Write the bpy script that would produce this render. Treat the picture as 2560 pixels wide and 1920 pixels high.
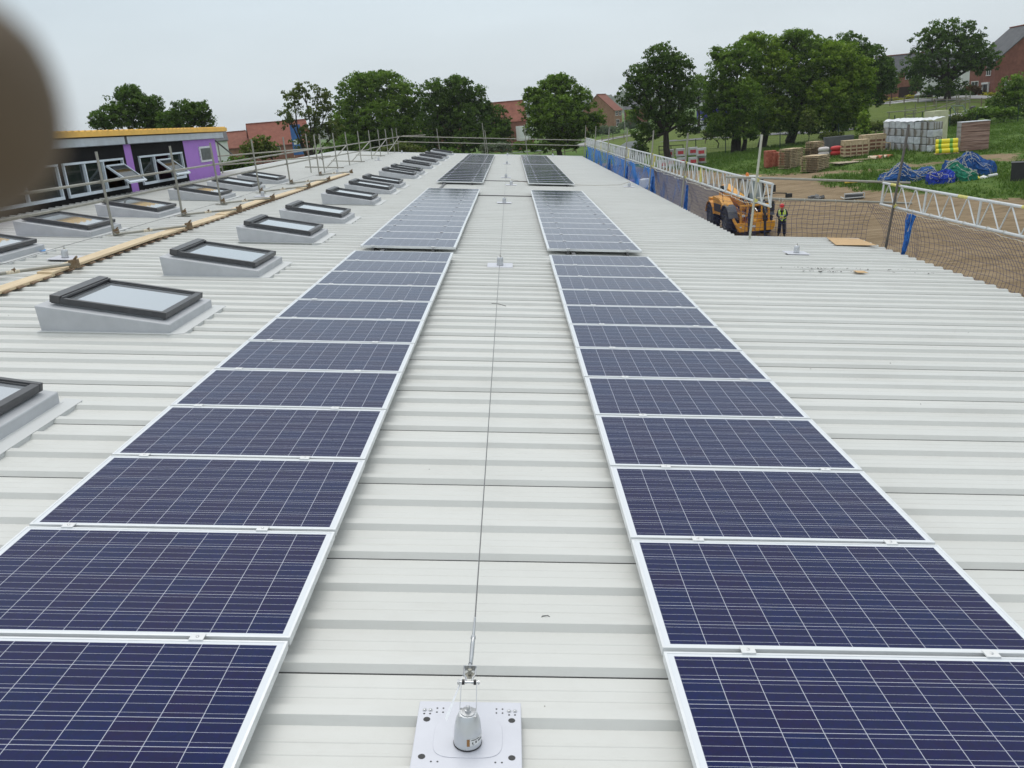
import bpy, math, random
import numpy as np
from mathutils import Vector, Matrix

random.seed(7); rng = np.random.default_rng(7)
for o in list(bpy.data.objects): bpy.data.objects.remove(o)
scene = bpy.context.scene
COL = scene.collection
rad = math.radians

# ------------------------------------------------------------------ camera
# the roof is a plane pitched 6 degrees (down towards +x); "roof frame" = x down the slope, y along the building, z normal
PITCH = 6.0
T = Matrix.Rotation(rad(PITCH), 3, 'Y')
FPX = 2157.7
CAMR = Vector((.0512, -3.188, 2.138))
Rr = Matrix.Rotation(-.0087, 3, 'Z') @ Matrix.Rotation(-.2976, 3, 'X') @ Matrix.Rotation(-.0217, 3, 'Y')
Rw = T @ Rr
CW = T @ CAMR
cam = bpy.data.cameras.new('camera'); camo = bpy.data.objects.new('camera', cam); COL.objects.link(camo)
M = Matrix.Identity(4)
for i in range(3):
    M[i][0] = Rw[i][0]; M[i][1] = Rw[i][2]; M[i][2] = -Rw[i][1]; M[i][3] = CW[i]
camo.matrix_world = M
cam.sensor_width = 36; cam.lens = 36 * FPX / 2560
cam.clip_start = .01; cam.clip_end = 6000
cam.dof.use_dof = True; cam.dof.focus_distance = 12; cam.dof.aperture_fstop = 16
scene.camera = camo

# ------------------------------------------------------------------ world and sun
SUN_EL, SUN_AZ = 66, -14
w = bpy.data.worlds.new('World'); scene.world = w; w.use_nodes = True
nt = w.node_tree; nt.nodes.clear()
def N(t, nt_, **k):
    n = nt_.nodes.new(t)
    for a, b in k.items(): setattr(n, a, b)
    return n
out = N('ShaderNodeOutputWorld', nt); bg = N('ShaderNodeBackground', nt)
sky = N('ShaderNodeTexSky', nt); sky.sky_type = 'NISHITA'; sky.sun_disc = False
sky.sun_elevation = rad(SUN_EL); sky.sun_rotation = rad(SUN_AZ); sky.dust_density = 4
tc = N('ShaderNodeTexCoord', nt); sep = N('ShaderNodeSeparateXYZ', nt)
nt.links.new(tc.outputs['Generated'], sep.inputs[0])
ramp = N('ShaderNodeValToRGB', nt)
el = ramp.color_ramp.elements
el[0].position = 0.0; el[0].color = (.75, .815, .85, 1)
el[1].position = 1.0; el[1].color = (.98, 1.02, 1.06, 1)
e = ramp.color_ramp.elements.new(.06); e.color = (.735, .815, .86, 1)
e = ramp.color_ramp.elements.new(.22); e.color = (.60, .71, .785, 1)
e = ramp.color_ramp.elements.new(.5); e.color = (.92, .98, 1.03, 1)
nt.links.new(sep.outputs['Z'], ramp.inputs[0])
nz = N('ShaderNodeTexNoise', nt); nz.inputs['Scale'].default_value = 1.6; nz.inputs['Detail'].default_value = 6
mp = N('ShaderNodeMapping', nt); mp.inputs['Scale'].default_value = (1, 1, 4)
nt.links.new(tc.outputs['Generated'], mp.inputs[0]); nt.links.new(mp.outputs[0], nz.inputs[0])
mr = N('ShaderNodeMapRange', nt); mr.inputs[1].default_value = .3; mr.inputs[2].default_value = .7
mr.inputs[3].default_value = .89; mr.inputs[4].default_value = 1.09
nt.links.new(nz.outputs['Fac'], mr.inputs[0])
mul = N('ShaderNodeVectorMath', nt, operation='SCALE')
nt.links.new(ramp.outputs[0], mul.inputs[0]); nt.links.new(mr.outputs[0], mul.inputs['Scale'])
sks = N('ShaderNodeVectorMath', nt, operation='SCALE'); sks.inputs['Scale'].default_value = .1
nt.links.new(sky.outputs[0], sks.inputs[0])
mix = N('ShaderNodeMix', nt, data_type='RGBA'); mix.inputs[0].default_value = .94
nt.links.new(sks.outputs[0], mix.inputs[6]); nt.links.new(mul.outputs[0], mix.inputs[7])
nt.links.new(mix.outputs[2], bg.inputs[0]); bg.inputs[1].default_value = 1.0
nt.links.new(bg.outputs[0], out.inputs[0])
sun = bpy.data.lights.new('sun', 'SUN'); sun.energy = 1.15; sun.angle = rad(40); sun.color = (1, .96, .9)
so = bpy.data.objects.new('sun', sun); COL.objects.link(so)
so.rotation_euler = (rad(90 - SUN_EL), 0, rad(180 - SUN_AZ))
scene.view_settings.view_transform = 'Standard'; scene.view_settings.look = 'None'
scene.view_settings.exposure = 0.0; scene.view_settings.gamma = 1

# ------------------------------------------------------------------ helpers
def RP(x, y, z): return T @ Vector((x, y, z))            # roof frame -> world
def ray(u, v): return (Rw @ Vector(((u - 1280) / FPX, 1, -(v - 960) / FPX))).normalized()
def at_d(u, v, d):                                      # a place seen at pixel (u,v), d metres away on the map
    r = ray(u, v); k = d / math.hypot(r.x, r.y); return CW + r * k

class MB:
    def __init__(s): s.v = []; s.f = []; s.m = []
    def add(s, vs, fs, mi=0):
        b = len(s.v); s.v += [tuple(p) for p in vs]
        for f in fs: s.f.append(tuple(i + b for i in f)); s.m.append(mi)
        return s
    def box(s, c, d, mi=0, rot=None):
        hx, hy, hz = d[0] / 2, d[1] / 2, d[2] / 2
        vs = [Vector((x * hx, y * hy, z * hz)) for z in (-1, 1) for y in (-1, 1) for x in (-1, 1)]
        if rot is not None: vs = [rot @ p for p in vs]
        vs = [p + Vector(c) for p in vs]
        return s.add(vs, [(0, 2, 3, 1), (4, 5, 7, 6), (0, 1, 5, 4), (2, 6, 7, 3), (0, 4, 6, 2), (1, 3, 7, 5)], mi)
    def tube(s, a, b, r, n=8, mi=0, r1=None, cap=True):
        a = Vector(a); b = Vector(b); d = (b - a)
        if d.length < 1e-6: return s
        d.normalize(); up = Vector((0, 0, 1)) if abs(d.z) < .9 else Vector((1, 0, 0))
        p = d.cross(up).normalized(); q = d.cross(p); r1 = r if r1 is None else r1
        vs = []
        for c, rr in ((a, r), (b, r1)):
            for i in range(n):
                t = 2 * math.pi * i / n; vs.append(c + p * math.cos(t) * rr + q * math.sin(t) * rr)
        fs = [(i, (i + 1) % n, n + (i + 1) % n, n + i) for i in range(n)]
        if cap: fs += [tuple(range(n - 1, -1, -1)), tuple(range(n, 2 * n))]
        return s.add(vs, fs, mi)
    def path(s, pts, r, n=6, mi=0):
        pts = [Vector(p) for p in pts]; rs = r if isinstance(r, (list, tuple)) else [r] * len(pts)
        vs = []; L = len(pts); ref = Vector((0.13, .21, .97))
        for i, c in enumerate(pts):
            d = (pts[min(i + 1, L - 1)] - pts[max(i - 1, 0)])
            d = d.normalized() if d.length > 1e-9 else Vector((0, 0, 1))
            p = d.cross(ref)
            p = p.normalized() if p.length > .05 else d.cross(Vector((1, 0, 0))).normalized()
            q = d.cross(p)
            for k in range(n):
                t = 2 * math.pi * k / n; vs.append(c + (p * math.cos(t) + q * math.sin(t)) * rs[i])
        fs = [(i * n + k, i * n + (k + 1) % n, (i + 1) * n + (k + 1) % n, (i + 1) * n + k) for i in range(L - 1) for k in range(n)]
        fs += [tuple(range(n - 1, -1, -1)), tuple(range((L - 1) * n, L * n))]
        return s.add(vs, fs, mi)
    def lathe(s, prof, c, n=16, mi=0, rot=None):
        c = Vector(c); vs = []
        for r, z in prof:
            for k in range(n):
                t = 2 * math.pi * k / n; p = Vector((r * math.cos(t), r * math.sin(t), z))
                if rot is not None: p = rot @ p
                vs.append(c + p)
        fs = [(i * n + k, i * n + (k + 1) % n, (i + 1) * n + (k + 1) % n, (i + 1) * n + k) for i in range(len(prof) - 1) for k in range(n)]
        fs += [tuple(range(n - 1, -1, -1)), tuple(range((len(prof) - 1) * n, len(prof) * n))]
        return s.add(vs, fs, mi)
    def prism(s, pts, ext, mi=0):
        n = len(pts); ext = Vector(ext); a = [Vector(p) for p in pts]; b = [p + ext for p in a]
        return s.add(a + b, [tuple(range(n - 1, -1, -1)), tuple(range(n, 2 * n))] + [(i, (i + 1) % n, n + (i + 1) % n, n + i) for i in range(n)], mi)
    def build(s, name, mats, parent=None, smooth=False, bevel=0, loc=None):
        me = bpy.data.meshes.new(name); me.from_pydata(s.v, [], s.f)
        if not isinstance(mats, (list, tuple)): mats = [mats]
        for m in mats: me.materials.append(m)
        if len(mats) > 1: me.polygons.foreach_set('material_index', s.m)
        if smooth: me.polygons.foreach_set('use_smooth', [True] * len(me.polygons))
        me.update()
        o = bpy.data.objects.new(name, me); COL.objects.link(o)
        if parent is not None: o.parent = parent
        if loc is not None: o.location = loc
        if bevel:
            b = o.modifiers.new('b', 'BEVEL'); b.width = bevel; b.segments = 2; b.limit_method = 'ANGLE'; b.angle_limit = rad(40)
        if smooth:
            me.polygons.foreach_set('use_smooth', [True] * len(me.polygons))
            try: me.set_sharp_from_angle(angle=rad(38))
            except Exception: pass
        return o

def tag(o, label, cat, group=None, kind=None):
    if label: o['label'] = label
    if cat: o['category'] = cat
    if group: o['group'] = group
    if kind: o['kind'] = kind
    return o
def thing(name, label, cat, loc=(0, 0, 0), rot=(0, 0, 0), group=None):
    o = bpy.data.objects.new(name, None); COL.objects.link(o); o.empty_display_size = .2
    o.location = loc; o.rotation_euler = rot
    return tag(o, label, cat, group)
ROOFROT = (0, rad(PITCH), 0)
def rthing(name, label, cat, p, group=None, rz=0):
    o = thing(name, label, cat, RP(*p), (0, 0, 0), group)
    o.rotation_euler = (T.to_4x4() @ Matrix.Rotation(rz, 4, 'Z')).to_euler()
    return o
def copy_tree(o, parent=None):
    c = o.copy(); COL.objects.link(c)
    if parent is not None: c.parent = parent
    for ch in list(KIDS.get(o.name, [x for x in o.children])): copy_tree(ch, c)
    return c
KIDS = {}
ORD = ['first', 'second', 'third', 'fourth', 'fifth', 'sixth', 'seventh', 'eighth', 'ninth', 'tenth', 'eleventh', 'twelfth', 'thirteenth', 'fourteenth', 'fifteenth', 'sixteenth', 'seventeenth', 'eighteenth']

# ------------------------------------------------------------------ materials
MATS = {}
def mat(name, col, rough=.6, metal=0, var=0, vscale=3, bump=0, bscale=20, col2=None, spec=.5, vlo=.35, vhi=.65, coords='Object', detail=5, stretch=None):
    if name in MATS: return MATS[name]
    m = bpy.data.materials.new(name); m.use_nodes = True; t = m.node_tree; b = t.nodes['Principled BSDF']
    b.inputs['Roughness'].default_value = rough; b.inputs['Metallic'].default_value = metal
    b.inputs['Specular IOR Level'].default_value = spec
    b.inputs['Base Color'].default_value = (*col, 1)
    if var or col2 or bump:
        src = N('ShaderNodeNewGeometry', t).outputs['Position'] if coords == 'World' else N('ShaderNodeTexCoord', t).outputs[coords]
        if stretch:
            mpn = N('ShaderNodeMapping', t); mpn.inputs['Scale'].default_value = stretch
            t.links.new(src, mpn.inputs[0]); src = mpn.outputs[0]
    if var or col2:
        n = N('ShaderNodeTexNoise', t); n.inputs['Scale'].default_value = vscale; n.inputs['Detail'].default_value = detail
        n.inputs['Roughness'].default_value = .65
        t.links.new(src, n.inputs[0])
        r = N('ShaderNodeValToRGB', t); r.color_ramp.elements[0].position = vlo; r.color_ramp.elements[1].position = vhi
        c2 = col2 if col2 else tuple(min(1, x * (1 + var)) for x in col)
        c1 = col if col2 else tuple(x * (1 - var) for x in col)
        r.color_ramp.elements[0].color = (*c1, 1); r.color_ramp.elements[1].color = (*c2, 1)
        t.links.new(n.outputs['Fac'], r.inputs[0]); t.links.new(r.outputs[0], b.inputs['Base Color'])
    if bump:
        n2 = N('ShaderNodeTexNoise', t); n2.inputs['Scale'].default_value = bscale; n2.inputs['Detail'].default_value = 4
        t.links.new(src, n2.inputs[0])
        bp = N('ShaderNodeBump', t); bp.inputs['Strength'].default_value = 1; bp.inputs['Distance'].default_value = bump
        t.links.new(n2.outputs['Fac'], bp.inputs['Height']); t.links.new(bp.outputs[0], b.inputs['Normal'])
    MATS[name] = m; return m

def math_(t, op, a, b=None, c=None):
    n = N('ShaderNodeMath', t, operation=op)
    for i, x in enumerate((a, b, c)):
        if x is None: continue
        if isinstance(x, (int, float)): n.inputs[i].default_value = x
        else: t.links.new(x, n.inputs[i])
    return n.outputs[0]

roofm = mat('roof_sheet', (.575, .580, .548), .36, 0, 0, 1.3, .0006, 2.2, col2=(.635, .64, .61), spec=.6, stretch=(.25, 1, 1), vlo=.3, vhi=.7)
gapm = mat('lap_gap', (.13, .13, .125), .8)
alu = mat('panel_frame', (.74, .76, .77), .38, .25, .04, 8, spec=.5)
galv = mat('galvanised_tube', (.36, .355, .31), .55, .55, 0, 5, .0006, 60, col2=(.27, .26, .23), vlo=.4, vhi=.75)
rusty = mat('rusty_coupler', (.25, .20, .13), .75, .3, 0, 18, .001, 60, col2=(.17, .10, .05))
alub = mat('lattice_alu', (.60, .62, .62), .42, .5, .08, 6)
yel = mat('yellow_mark', (.60, .55, .16), .6, 0, .2, 14)
black = mat('black_plastic', (.02, .02, .022), .5)
rail_b = mat('mill_rail', (.12, .12, .125), .5, .5)
kerbm = mat('kerb_grey', (.455, .47, .49), .5, 0, .07, 3, .0004, 30, coords='World')
flash = mat('flashing_grey', (.56, .58, .60), .45, 0, .05, 5, .0004, 8)
skyframe = mat('skylight_frame', (.055, .057, .062), .38, .1, .15, 10)
steel = mat('stainless', (.55, .56, .57), .28, .9, .06, 20)
plate_m = mat('anchor_plate', (.60, .61, .66), .4, .1, .03, 5)
anod = mat('anodised_bell', (.58, .60, .62), .3, .45, .05, 9)
timber = mat('scaffold_timber', (.56, .44, .28), .75, 0, 0, 2.0, .001, 30, col2=(.70, .57, .38), stretch=(8, .6, 8))
white = mat('white_paint_and_glint', (.72, .73, .73), .5, 0, .05, 4)

def add_dust(m, col=(.42, .40, .36), amt=.28):
    t = m.node_tree; b = t.nodes['Principled BSDF']; src = b.inputs['Base Color'].links[0].from_socket; c = N('ShaderNodeTexCoord', t)
    fac = None
    for sc, st, lo, hi in ((.9, (1, 1, 1), .5, .75), (7, (.35, 1, 1), .55, .8), (28, (1, 1, 1), .62, .8)):
        mp_ = N('ShaderNodeMapping', t); mp_.inputs['Scale'].default_value = st; n = N('ShaderNodeTexNoise', t); n.inputs['Scale'].default_value = sc; n.inputs['Detail'].default_value = 7; n.inputs['Roughness'].default_value = .7
        t.links.new(c.outputs['Object'], mp_.inputs[0]); t.links.new(mp_.outputs[0], n.inputs[0])
        r = N('ShaderNodeMapRange', t); r.inputs[1].default_value = lo; r.inputs[2].default_value = hi; r.inputs[4].default_value = amt; t.links.new(n.outputs['Fac'], r.inputs[0])
        fac = r.outputs[0] if fac is None else math_(t, 'MAXIMUM', fac, r.outputs[0])
    mx = N('ShaderNodeMix', t, data_type='RGBA'); t.links.new(fac, mx.inputs[0]); t.links.new(src, mx.inputs[6]); mx.inputs[7].default_value = (*col, 1); t.links.new(mx.outputs[2], b.inputs['Base Color'])
add_dust(roofm)
# ------------------------------------------------------------------ solar panel material (cells, busbars, white backsheet)
def cell_mat():
    m = bpy.data.materials.new('solar_cells'); m.use_nodes = True; t = m.node_tree; b = t.nodes['Principled BSDF']
    uv = N('ShaderNodeUVMap', t); uv.uv_map = 'UVMap'
    s = N('ShaderNodeSeparateXYZ', t); t.links.new(uv.outputs[0], s.inputs[0])
    U, V = s.outputs[0], s.outputs[1]                    # U 0..10 cells across, V 0..6 cells, slightly beyond = margin
    fu = math_(t, 'FRACT', U); fv = math_(t, 'FRACT', V)
    iu = math_(t, 'FLOOR', U); iv = math_(t, 'FLOOR', V)
    info = N('ShaderNodeObjectInfo', t)
    def rnd(off):
        c = N('ShaderNodeCombineXYZ', t); t.links.new(iu, c.inputs[0]); t.links.new(iv, c.inputs[1])
        t.links.new(math_(t, 'MULTIPLY_ADD', info.outputs['Random'], 91.7, off), c.inputs[2])
        if off: t.links.remove(c.inputs[1].links[0])
        wn = N('ShaderNodeTexWhiteNoise', t, noise_dimensions='3D'); t.links.new(c.outputs[0], wn.inputs[0]); return wn.outputs['Value']
    r1, r2 = rnd(0), rnd(5.3)
    def line(x, c, hw):   # 1 inside |x-c|<hw
        return math_(t, 'LESS_THAN', math_(t, 'ABSOLUTE', math_(t, 'SUBTRACT', x, c)), hw)
    cu = math_(t, 'GREATER_THAN', math_(t, 'ABSOLUTE', math_(t, 'SUBTRACT', fu, .5)), .4915)
    cv = math_(t, 'GREATER_THAN', math_(t, 'ABSOLUTE', math_(t, 'SUBTRACT', fv, .5)), .4915)
    fvj = math_(t, 'MULTIPLY_ADD', math_(t, 'SUBTRACT', r2, .5), .03, fv)
    bus = math_(t, 'MAXIMUM', math_(t, 'MAXIMUM', line(fvj, .165, .0054), line(fvj, .5, .0054)), line(fvj, .835, .0054))
    margin = math_(t, 'MAXIMUM', math_(t, 'MAXIMUM', math_(t, 'LESS_THAN', U, .0), math_(t, 'GREATER_THAN', U, 10.)),
                   math_(t, 'MAXIMUM', math_(t, 'LESS_THAN', V, 0.), math_(t, 'GREATER_THAN', V, 6.)))
    gap = math_(t, 'MAXIMUM', cu, cv)
    n = N('ShaderNodeTexVoronoi', t); n.inputs['Scale'].default_value = 9
    t.links.new(uv.outputs[0], n.inputs[0])
    cr = N('ShaderNodeMix', t, data_type='RGBA'); t.links.new(r1, cr.inputs[0])
    cr.inputs[6].default_value = (.006, .014, .074, 1); cr.inputs[7].default_value = (.011, .010, .060, 1)
    cg = N('ShaderNodeMix', t, data_type='RGBA', blend_type='MULTIPLY'); cg.inputs[0].default_value = .22
    t.links.new(cr.outputs[2], cg.inputs[6]); t.links.new(n.outputs['Color'], cg.inputs[7])
    a = N('ShaderNodeMix', t, data_type='RGBA'); t.links.new(bus, a.inputs[0]); t.links.new(cg.outputs[2], a.inputs[6]); a.inputs[7].default_value = (.42, .44, .52, 1)
    g = N('ShaderNodeMix', t, data_type='RGBA'); t.links.new(gap, g.inputs[0]); t.links.new(a.outputs[2], g.inputs[6]); g.inputs[7].default_value = (.50, .52, .60, 1)
    h = N('ShaderNodeMix', t, data_type='RGBA'); t.links.new(margin, h.inputs[0]); t.links.new(g.outputs[2], h.inputs[6]); h.inputs[7].default_value = (.70, .73, .76, 1)
    t.links.new(h.outputs[2], b.inputs['Base Color'])
    b.inputs['Roughness'].default_value = .075; b.inputs['Specular IOR Level'].default_value = .5; b.inputs['IOR'].default_value = 1.25
    wv = N('ShaderNodeTexNoise', t); wv.inputs['Scale'].default_value = .8
    t.links.new(uv.outputs[0], wv.inputs[0])
    bp = N('ShaderNodeBump', t); bp.inputs['Distance'].default_value = .0006; t.links.new(wv.outputs['Fac'], bp.inputs['Height'])
    t.links.new(bp.outputs[0], b.inputs['Normal'])
    return m
cellm = cell_mat()

# ------------------------------------------------------------------ main building roof (ribbed sheet, 1 m cover, three ribs to a metre)
ZV, ZC = -.135, -.103
def profile(y0, y1):
    P = []                                              # (y, z, mat of the face that FOLLOWS)
    k = math.floor(y0 * 3)
    while k / 3 < y1 + .01:
        f = k / 3.0
        lap = (k % 3 == 0)
        b = f - .03
        if lap: P += [(b - .0075, ZV, 1), (b - .0055, ZV - .010, 1), (b - .002, ZV - .010, 1), (b, ZV + .002, 0)]
        else: P += [(b, ZV, 0)]
        P += [(b + .025, ZC, 0), (b + .085, ZC, 0), (b + .11, ZV, 0),
              (b + .165, ZV, 0), (b + .169, ZV + .0022, 0), (b + .181, ZV + .0022, 0), (b + .185, ZV, 0),
              (b + .235, ZV, 0), (b + .239, ZV + .0022, 0), (b + .251, ZV + .0022, 0), (b + .255, ZV, 0)]
        k += 1
    return [p for p in P if y0 <= p[0] <= y1]
def sheet(mb, x0, x1, y0, y1):
    P = profile(y0, y1); nx = 2
    vs = []
    for j, x in enumerate((x0, x1)):
        vs += [(x, p[0], p[1]) for p in P]
    n = len(P)
    for i in range(n - 1):
        pass
    b = len(mb.v); mb.v += vs
    for i in range(n - 1):
        mb.f.append((b + i, b + n + i, b + n + i + 1, b + i + 1)); mb.m.append(P[i][2])
YE = 55.9
bld = thing('long_building', 'long building whose pale grey ribbed metal roof carries the solar panels', 'building', (0, 0, 0), ROOFROT)
mb = MB(); sheet(mb, -11.3, 4.88, -7, YE); sheet(mb, 4.88, 7.42, -7, 15.12)
mb.build('roof', [roofm, gapm], bld)
mb = MB()
EA = mat('eave_trim', (.45, .46, .45), .5)
mb.box((-3.2, 24.5, -.22), (15.7, 62, .08)); mb.box((6.1, 4.0, -.22), (2.2, 22, .08))
mb.build('roof_lining', EA, bld)
wallm = mat('render_wall', (.5, .5, .48), .8, 0, .08, 2)
mb = MB()
for (x0, x1, y0, y1) in [(-10.9, 4.4, -6.8, 55.5), (4.4, 7.0, -6.8, 14.7)]:
    a = [(x0, y0, -.27), (x1, y0, -.27), (x1, y1, -.27), (x0, y1, -.27)]
    lo = []
    for p in a:
        wp = RP(*p); wp.z = -5.6; lo.append(T.inverted() @ wp)
    mb.add([Vector(p) for p in a] + lo, [(0, 1, 5, 4), (1, 2, 6, 5), (2, 3, 7, 6), (3, 0, 4, 7)])
mb.build('wall', wallm, bld)
mb = MB()                                               # verge flashing strips at the far end and down the slope side
mb.box((-3.2, YE + .02, -.12), (16.3, .14, .05)); mb.box((-11.36, 24.5, -.13), (.12, 63, .05))
mb.build('verge_flashing', flash, bld)

# ------------------------------------------------------------------ solar panels
PW, PH = 1.65, .99
PS = 1.0164
def panel_proto():
    r = rthing('solar_panel', None, None, (0, 0, 0))
    mb = MB(); L = .012; D = .04
    # frame: four bars with a lip, origin = near left corner top
    for (x, y, sx, sy) in [(PW / 2, L / 2, PW, L), (PW / 2, PH - L / 2, PW, L), (L / 2, PH / 2, L, PH - 2 * L), (PW - L / 2, PH / 2, L, PH - 2 * L)]:
        mb.box((x, y, -D / 2), (sx, sy, D))
    mb.box((.03, PH / 2, -.038), (.035, PH - .03, .002)); mb.box((PW - .03, PH / 2, -.038), (.035, PH - .03, .002))
    fr = mb.build('frame', alu, r, bevel=.0012)
    gl = bpy.data.meshes.new('glass'); z = -.0025; g = L
    gl.from_pydata([(g, g, z), (PW - g, g, z), (PW - g, PH - g, z), (g, PH - g, z), (g, g, z - .005), (PW - g, g, z - .005), (PW - g, PH - g, z - .005), (g, PH - g, z - .005)], [],
                   [(0, 1, 2, 3), (7, 6, 5, 4)])
    uvl = gl.uv_layers.new(name='UVMap')
    mx, my = .026, .017; cw = (PW - 2 * g - 2 * mx) / 10; ch = (PH - 2 * g - 2 * my) / 6
    uvs = [(-mx / cw, -my / ch), (10 + mx / cw, -my / ch), (10 + mx / cw, 6 + my / ch), (-mx / cw, 6 + my / ch)]
    for i, lp in enumerate(gl.polygons[0].loop_indices): uvl.data[lp].uv = uvs[i]
    for lp in gl.polygons[1].loop_indices: uvl.data[lp].uv = (-.1, -.1)
    gl.materials.append(cellm); go = bpy.data.objects.new('glass', gl); COL.objects.link(go); go.parent = r
    kids = [fr, go]
    for x in (.30, 1.27):
        c = MB(); c.box((0, 0, .003), (.060, .048, .006)); c.box((0, 0, -.012), (.03, .02, .026))
        c.lathe([(.0075, 0), (.0075, .006), (.004, .0075)], (0, 0, .003), 8, 1)
        kids.append(c.build('clamp', [white, steel], r, loc=(x, -.013, 0)))  # clamp top in bright white: sunlit glint of bare aluminium put into the colour
    KIDS[r.name] = kids
    return r, kids
pp, pkids = panel_proto(); first = [True]
def put_panel(x, y, label, mirror=False):
    if first[0]: r = pp; ks = pkids; first[0] = False
    else:
        r = pp.copy(); COL.objects.link(r); ks = []
        for k in pkids:
            c = k.copy(); COL.objects.link(c); c.parent = r; ks.append(c)
    r.location = RP(x + random.uniform(-.003, .003), y, random.uniform(-.001, .001)); tag(r, label, 'solar panel', 'solar panels laid in two long columns on the roof')
    if not mirror:
        ks[2].location.x = PW - 1.43; ks[3].location.x = PW - .39
    else:
        ks[2].location.x = .36; ks[3].location.x = 1.40
XL, XR = -.848 - PW, .746
BL = [('nearest', 0, 12, 0.0), ('middle', 12.20, 12, 0), ('third', 28.0, 13, 0), ('farthest', 28.0 + 13 * PS + .30, 11, 0)]
first_y = -PH
blocks = []
for bi, (bn, y0, n, _) in enumerate(BL):
    for ci, (cn, x) in enumerate((('left', XL), ('right', XR))):
        yb = (0.0 - PH if bi == 0 else (11.80 if bi == 1 else y0)) + (-.03 if (ci and bi == 0) else 0) + (.08 if (ci and bi > 0) else 0)
        nn = {0: 12, 1: 13, 2: 13, 3: 11}[bi]
        ps = PS * (.985 if bi == 1 else 1)
        for k in range(nn):
            put_panel(x, yb + k * (ps if bi != 1 else 1.002), f'{ORD[k]} solar panel from the near end of the {cn} column\'s {bn} block', ci == 1)
        blocks.append((bn, cn, x, yb, yb + (nn - 1) * (ps if bi != 1 else 1.002) + PH))
for bn, cn, x, y0, y1 in blocks:
    for q, dx in (('inner', .39), ('outer', 1.43)):
        xx = (x + PW - dx) if cn == 'left' else x + dx - .03
        r = rthing('mounting_rail', f'{q} mounting rail under the {bn} block of the {cn} solar panel column', 'rail', (xx, y0 - .06, ZC), 'rails carrying the solar panels')
        c = MB(); c.box((0, (y1 - y0) / 2 + .06, .029), (.04, y1 - y0 + .14, .056))
        c.build('rail', rail_b, r)
        c = MB(); c.tube((0, -.002, .03), (0, .04, .03), .012, 8); c.build('end_cap', black, r)

# ------------------------------------------------------------------ skylights
GL = bpy.data.materials.new('skylight_glass'); GL.use_nodes = True
_t = GL.node_tree; _b = _t.nodes['Principled BSDF']
_b.inputs['Base Color'].default_value = (.44, .47, .50, 1); _b.inputs['Roughness'].default_value = .06; _b.inputs['Metallic'].default_value = .35
_b.inputs['Specular IOR Level'].default_value = .9
_b.inputs['Coat Weight'].default_value = 1; _b.inputs['Coat Roughness'].default_value = .02
def skylight_proto():
    r = rthing('skylight', None, None, (0, 0, 0))      # origin: middle of the kerb's foot, near side, on the valley plane
    W2 = .68; Dp = 1.34; hL, hR = .305, .13
    kids = []
    mb = MB()
    o = .035
    bot = [(-W2, 0, 0), (W2, 0, 0), (W2, Dp, 0), (-W2, Dp, 0)]
    top = [(-W2 - .045, .0, hL), (W2 - .005, .0, hR), (W2 - .005, Dp, hR), (-W2 - .045, Dp, hL)]
    mb.add([Vector(p) for p in bot + top], [(0, 1, 5, 4), (1, 2, 6, 5), (2, 3, 7, 6), (3, 0, 4, 7), (4, 5, 6, 7)])
    kids.append(mb.build('kerb', kerbm, r, bevel=.012))
    mb = MB(); mb.prism([(W2 - .02, -.06, .0335), (W2 + .14, .0, .0335), (W2 + .14, Dp + .08, .0335), (W2 - .02, Dp + .12, .0335)], (0, 0, .003)); mb.prism([(W2 - .02, -.055, .0), (W2 + .135, .004, .0), (W2 + .135, Dp + .076, .0), (W2 - .02, Dp + .115, .0)], (0, 0, .033)); mb.prism([(-W2 - .02, -.05, .0335), (W2 - .02, -.05, .0335), (W2 - .02, .02, .0335), (-W2 - .02, .02, .0335)], (0, 0, .003)); mb.box((.0, Dp / 2, .02), (2 * W2 + .03, Dp + .03, .038))
    kids.append(mb.build('flashing', mat('apron', (.57, .585, .58), .5), r))
    # frame lies on the kerb top's slope
    ang = math.atan2(hL - hR, 2 * W2 + .04)
    Rm = Matrix.Rotation(ang, 3, 'Y'); ctr = Vector((-.002, Dp / 2 + .02, (hL + hR) / 2 + .018))
    def L(x, y, z): return ctr + Rm @ Vector((x, y, z))
    FX, FY, FH = .605, .575, .068
    def fbox(mb, x0, x1, y0, y1, z0, z1, mi=0):
        mb.box(L((x0 + x1) / 2, (y0 + y1) / 2, (z0 + z1) / 2), (x1 - x0, y1 - y0, z1 - z0), mi, Rm)
    mb = MB()
    fbox(mb, -FX, FX, -FY, -FY + .048, 0, FH); fbox(mb, -FX, FX, FY - .048, FY, 0, FH)
    fbox(mb, FX - .07, FX - .001, -FY + .048, FY - .048, 0, FH - .004)
    fbox(mb, FX - .088, FX - .07, -FY + .06, FY - .06, 0, FH - .018)
    fbox(mb, -FX + .10, -FX + .14, -FY + .06, FY - .06, 0, FH - .02)
    fbox(mb, -FX + .14, FX - .088, -FY + .048, -FY + .060, 0, FH - .016)
    fbox(mb, -FX + .14, FX - .088, FY - .060, FY - .048, 0, FH - .016)
    kids.append(mb.build('frame', skyframe, r, bevel=.005))
    mb = MB()
    fbox(mb, -FX - .015, -FX + .095, -FY - .006, FY + .006, .008, FH + .022)
    fbox(mb, -FX + .105, -FX + .125, -FY + .002, FY - .002, FH - .01, FH + .016)
    kids.append(mb.build('hood', mat('skylight_hood', (.075, .075, .078), .35, .3, .1, 8), r, bevel=.006))
    mb = MB(); fbox(mb, -FX + .04, FX - .05, -FY + .04, FY - .04, -.05, .0); kids.append(mb.build('upstand', kerbm, r))
    mb = MB(); fbox(mb, -FX + .13, FX - .08, -FY + .05, FY - .05, .012, .036)
    kids.append(mb.build('glass_pane', GL, r))
    KIDS[r.name] = kids
    return r
sp = skylight_proto(); sfirst = True
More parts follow.
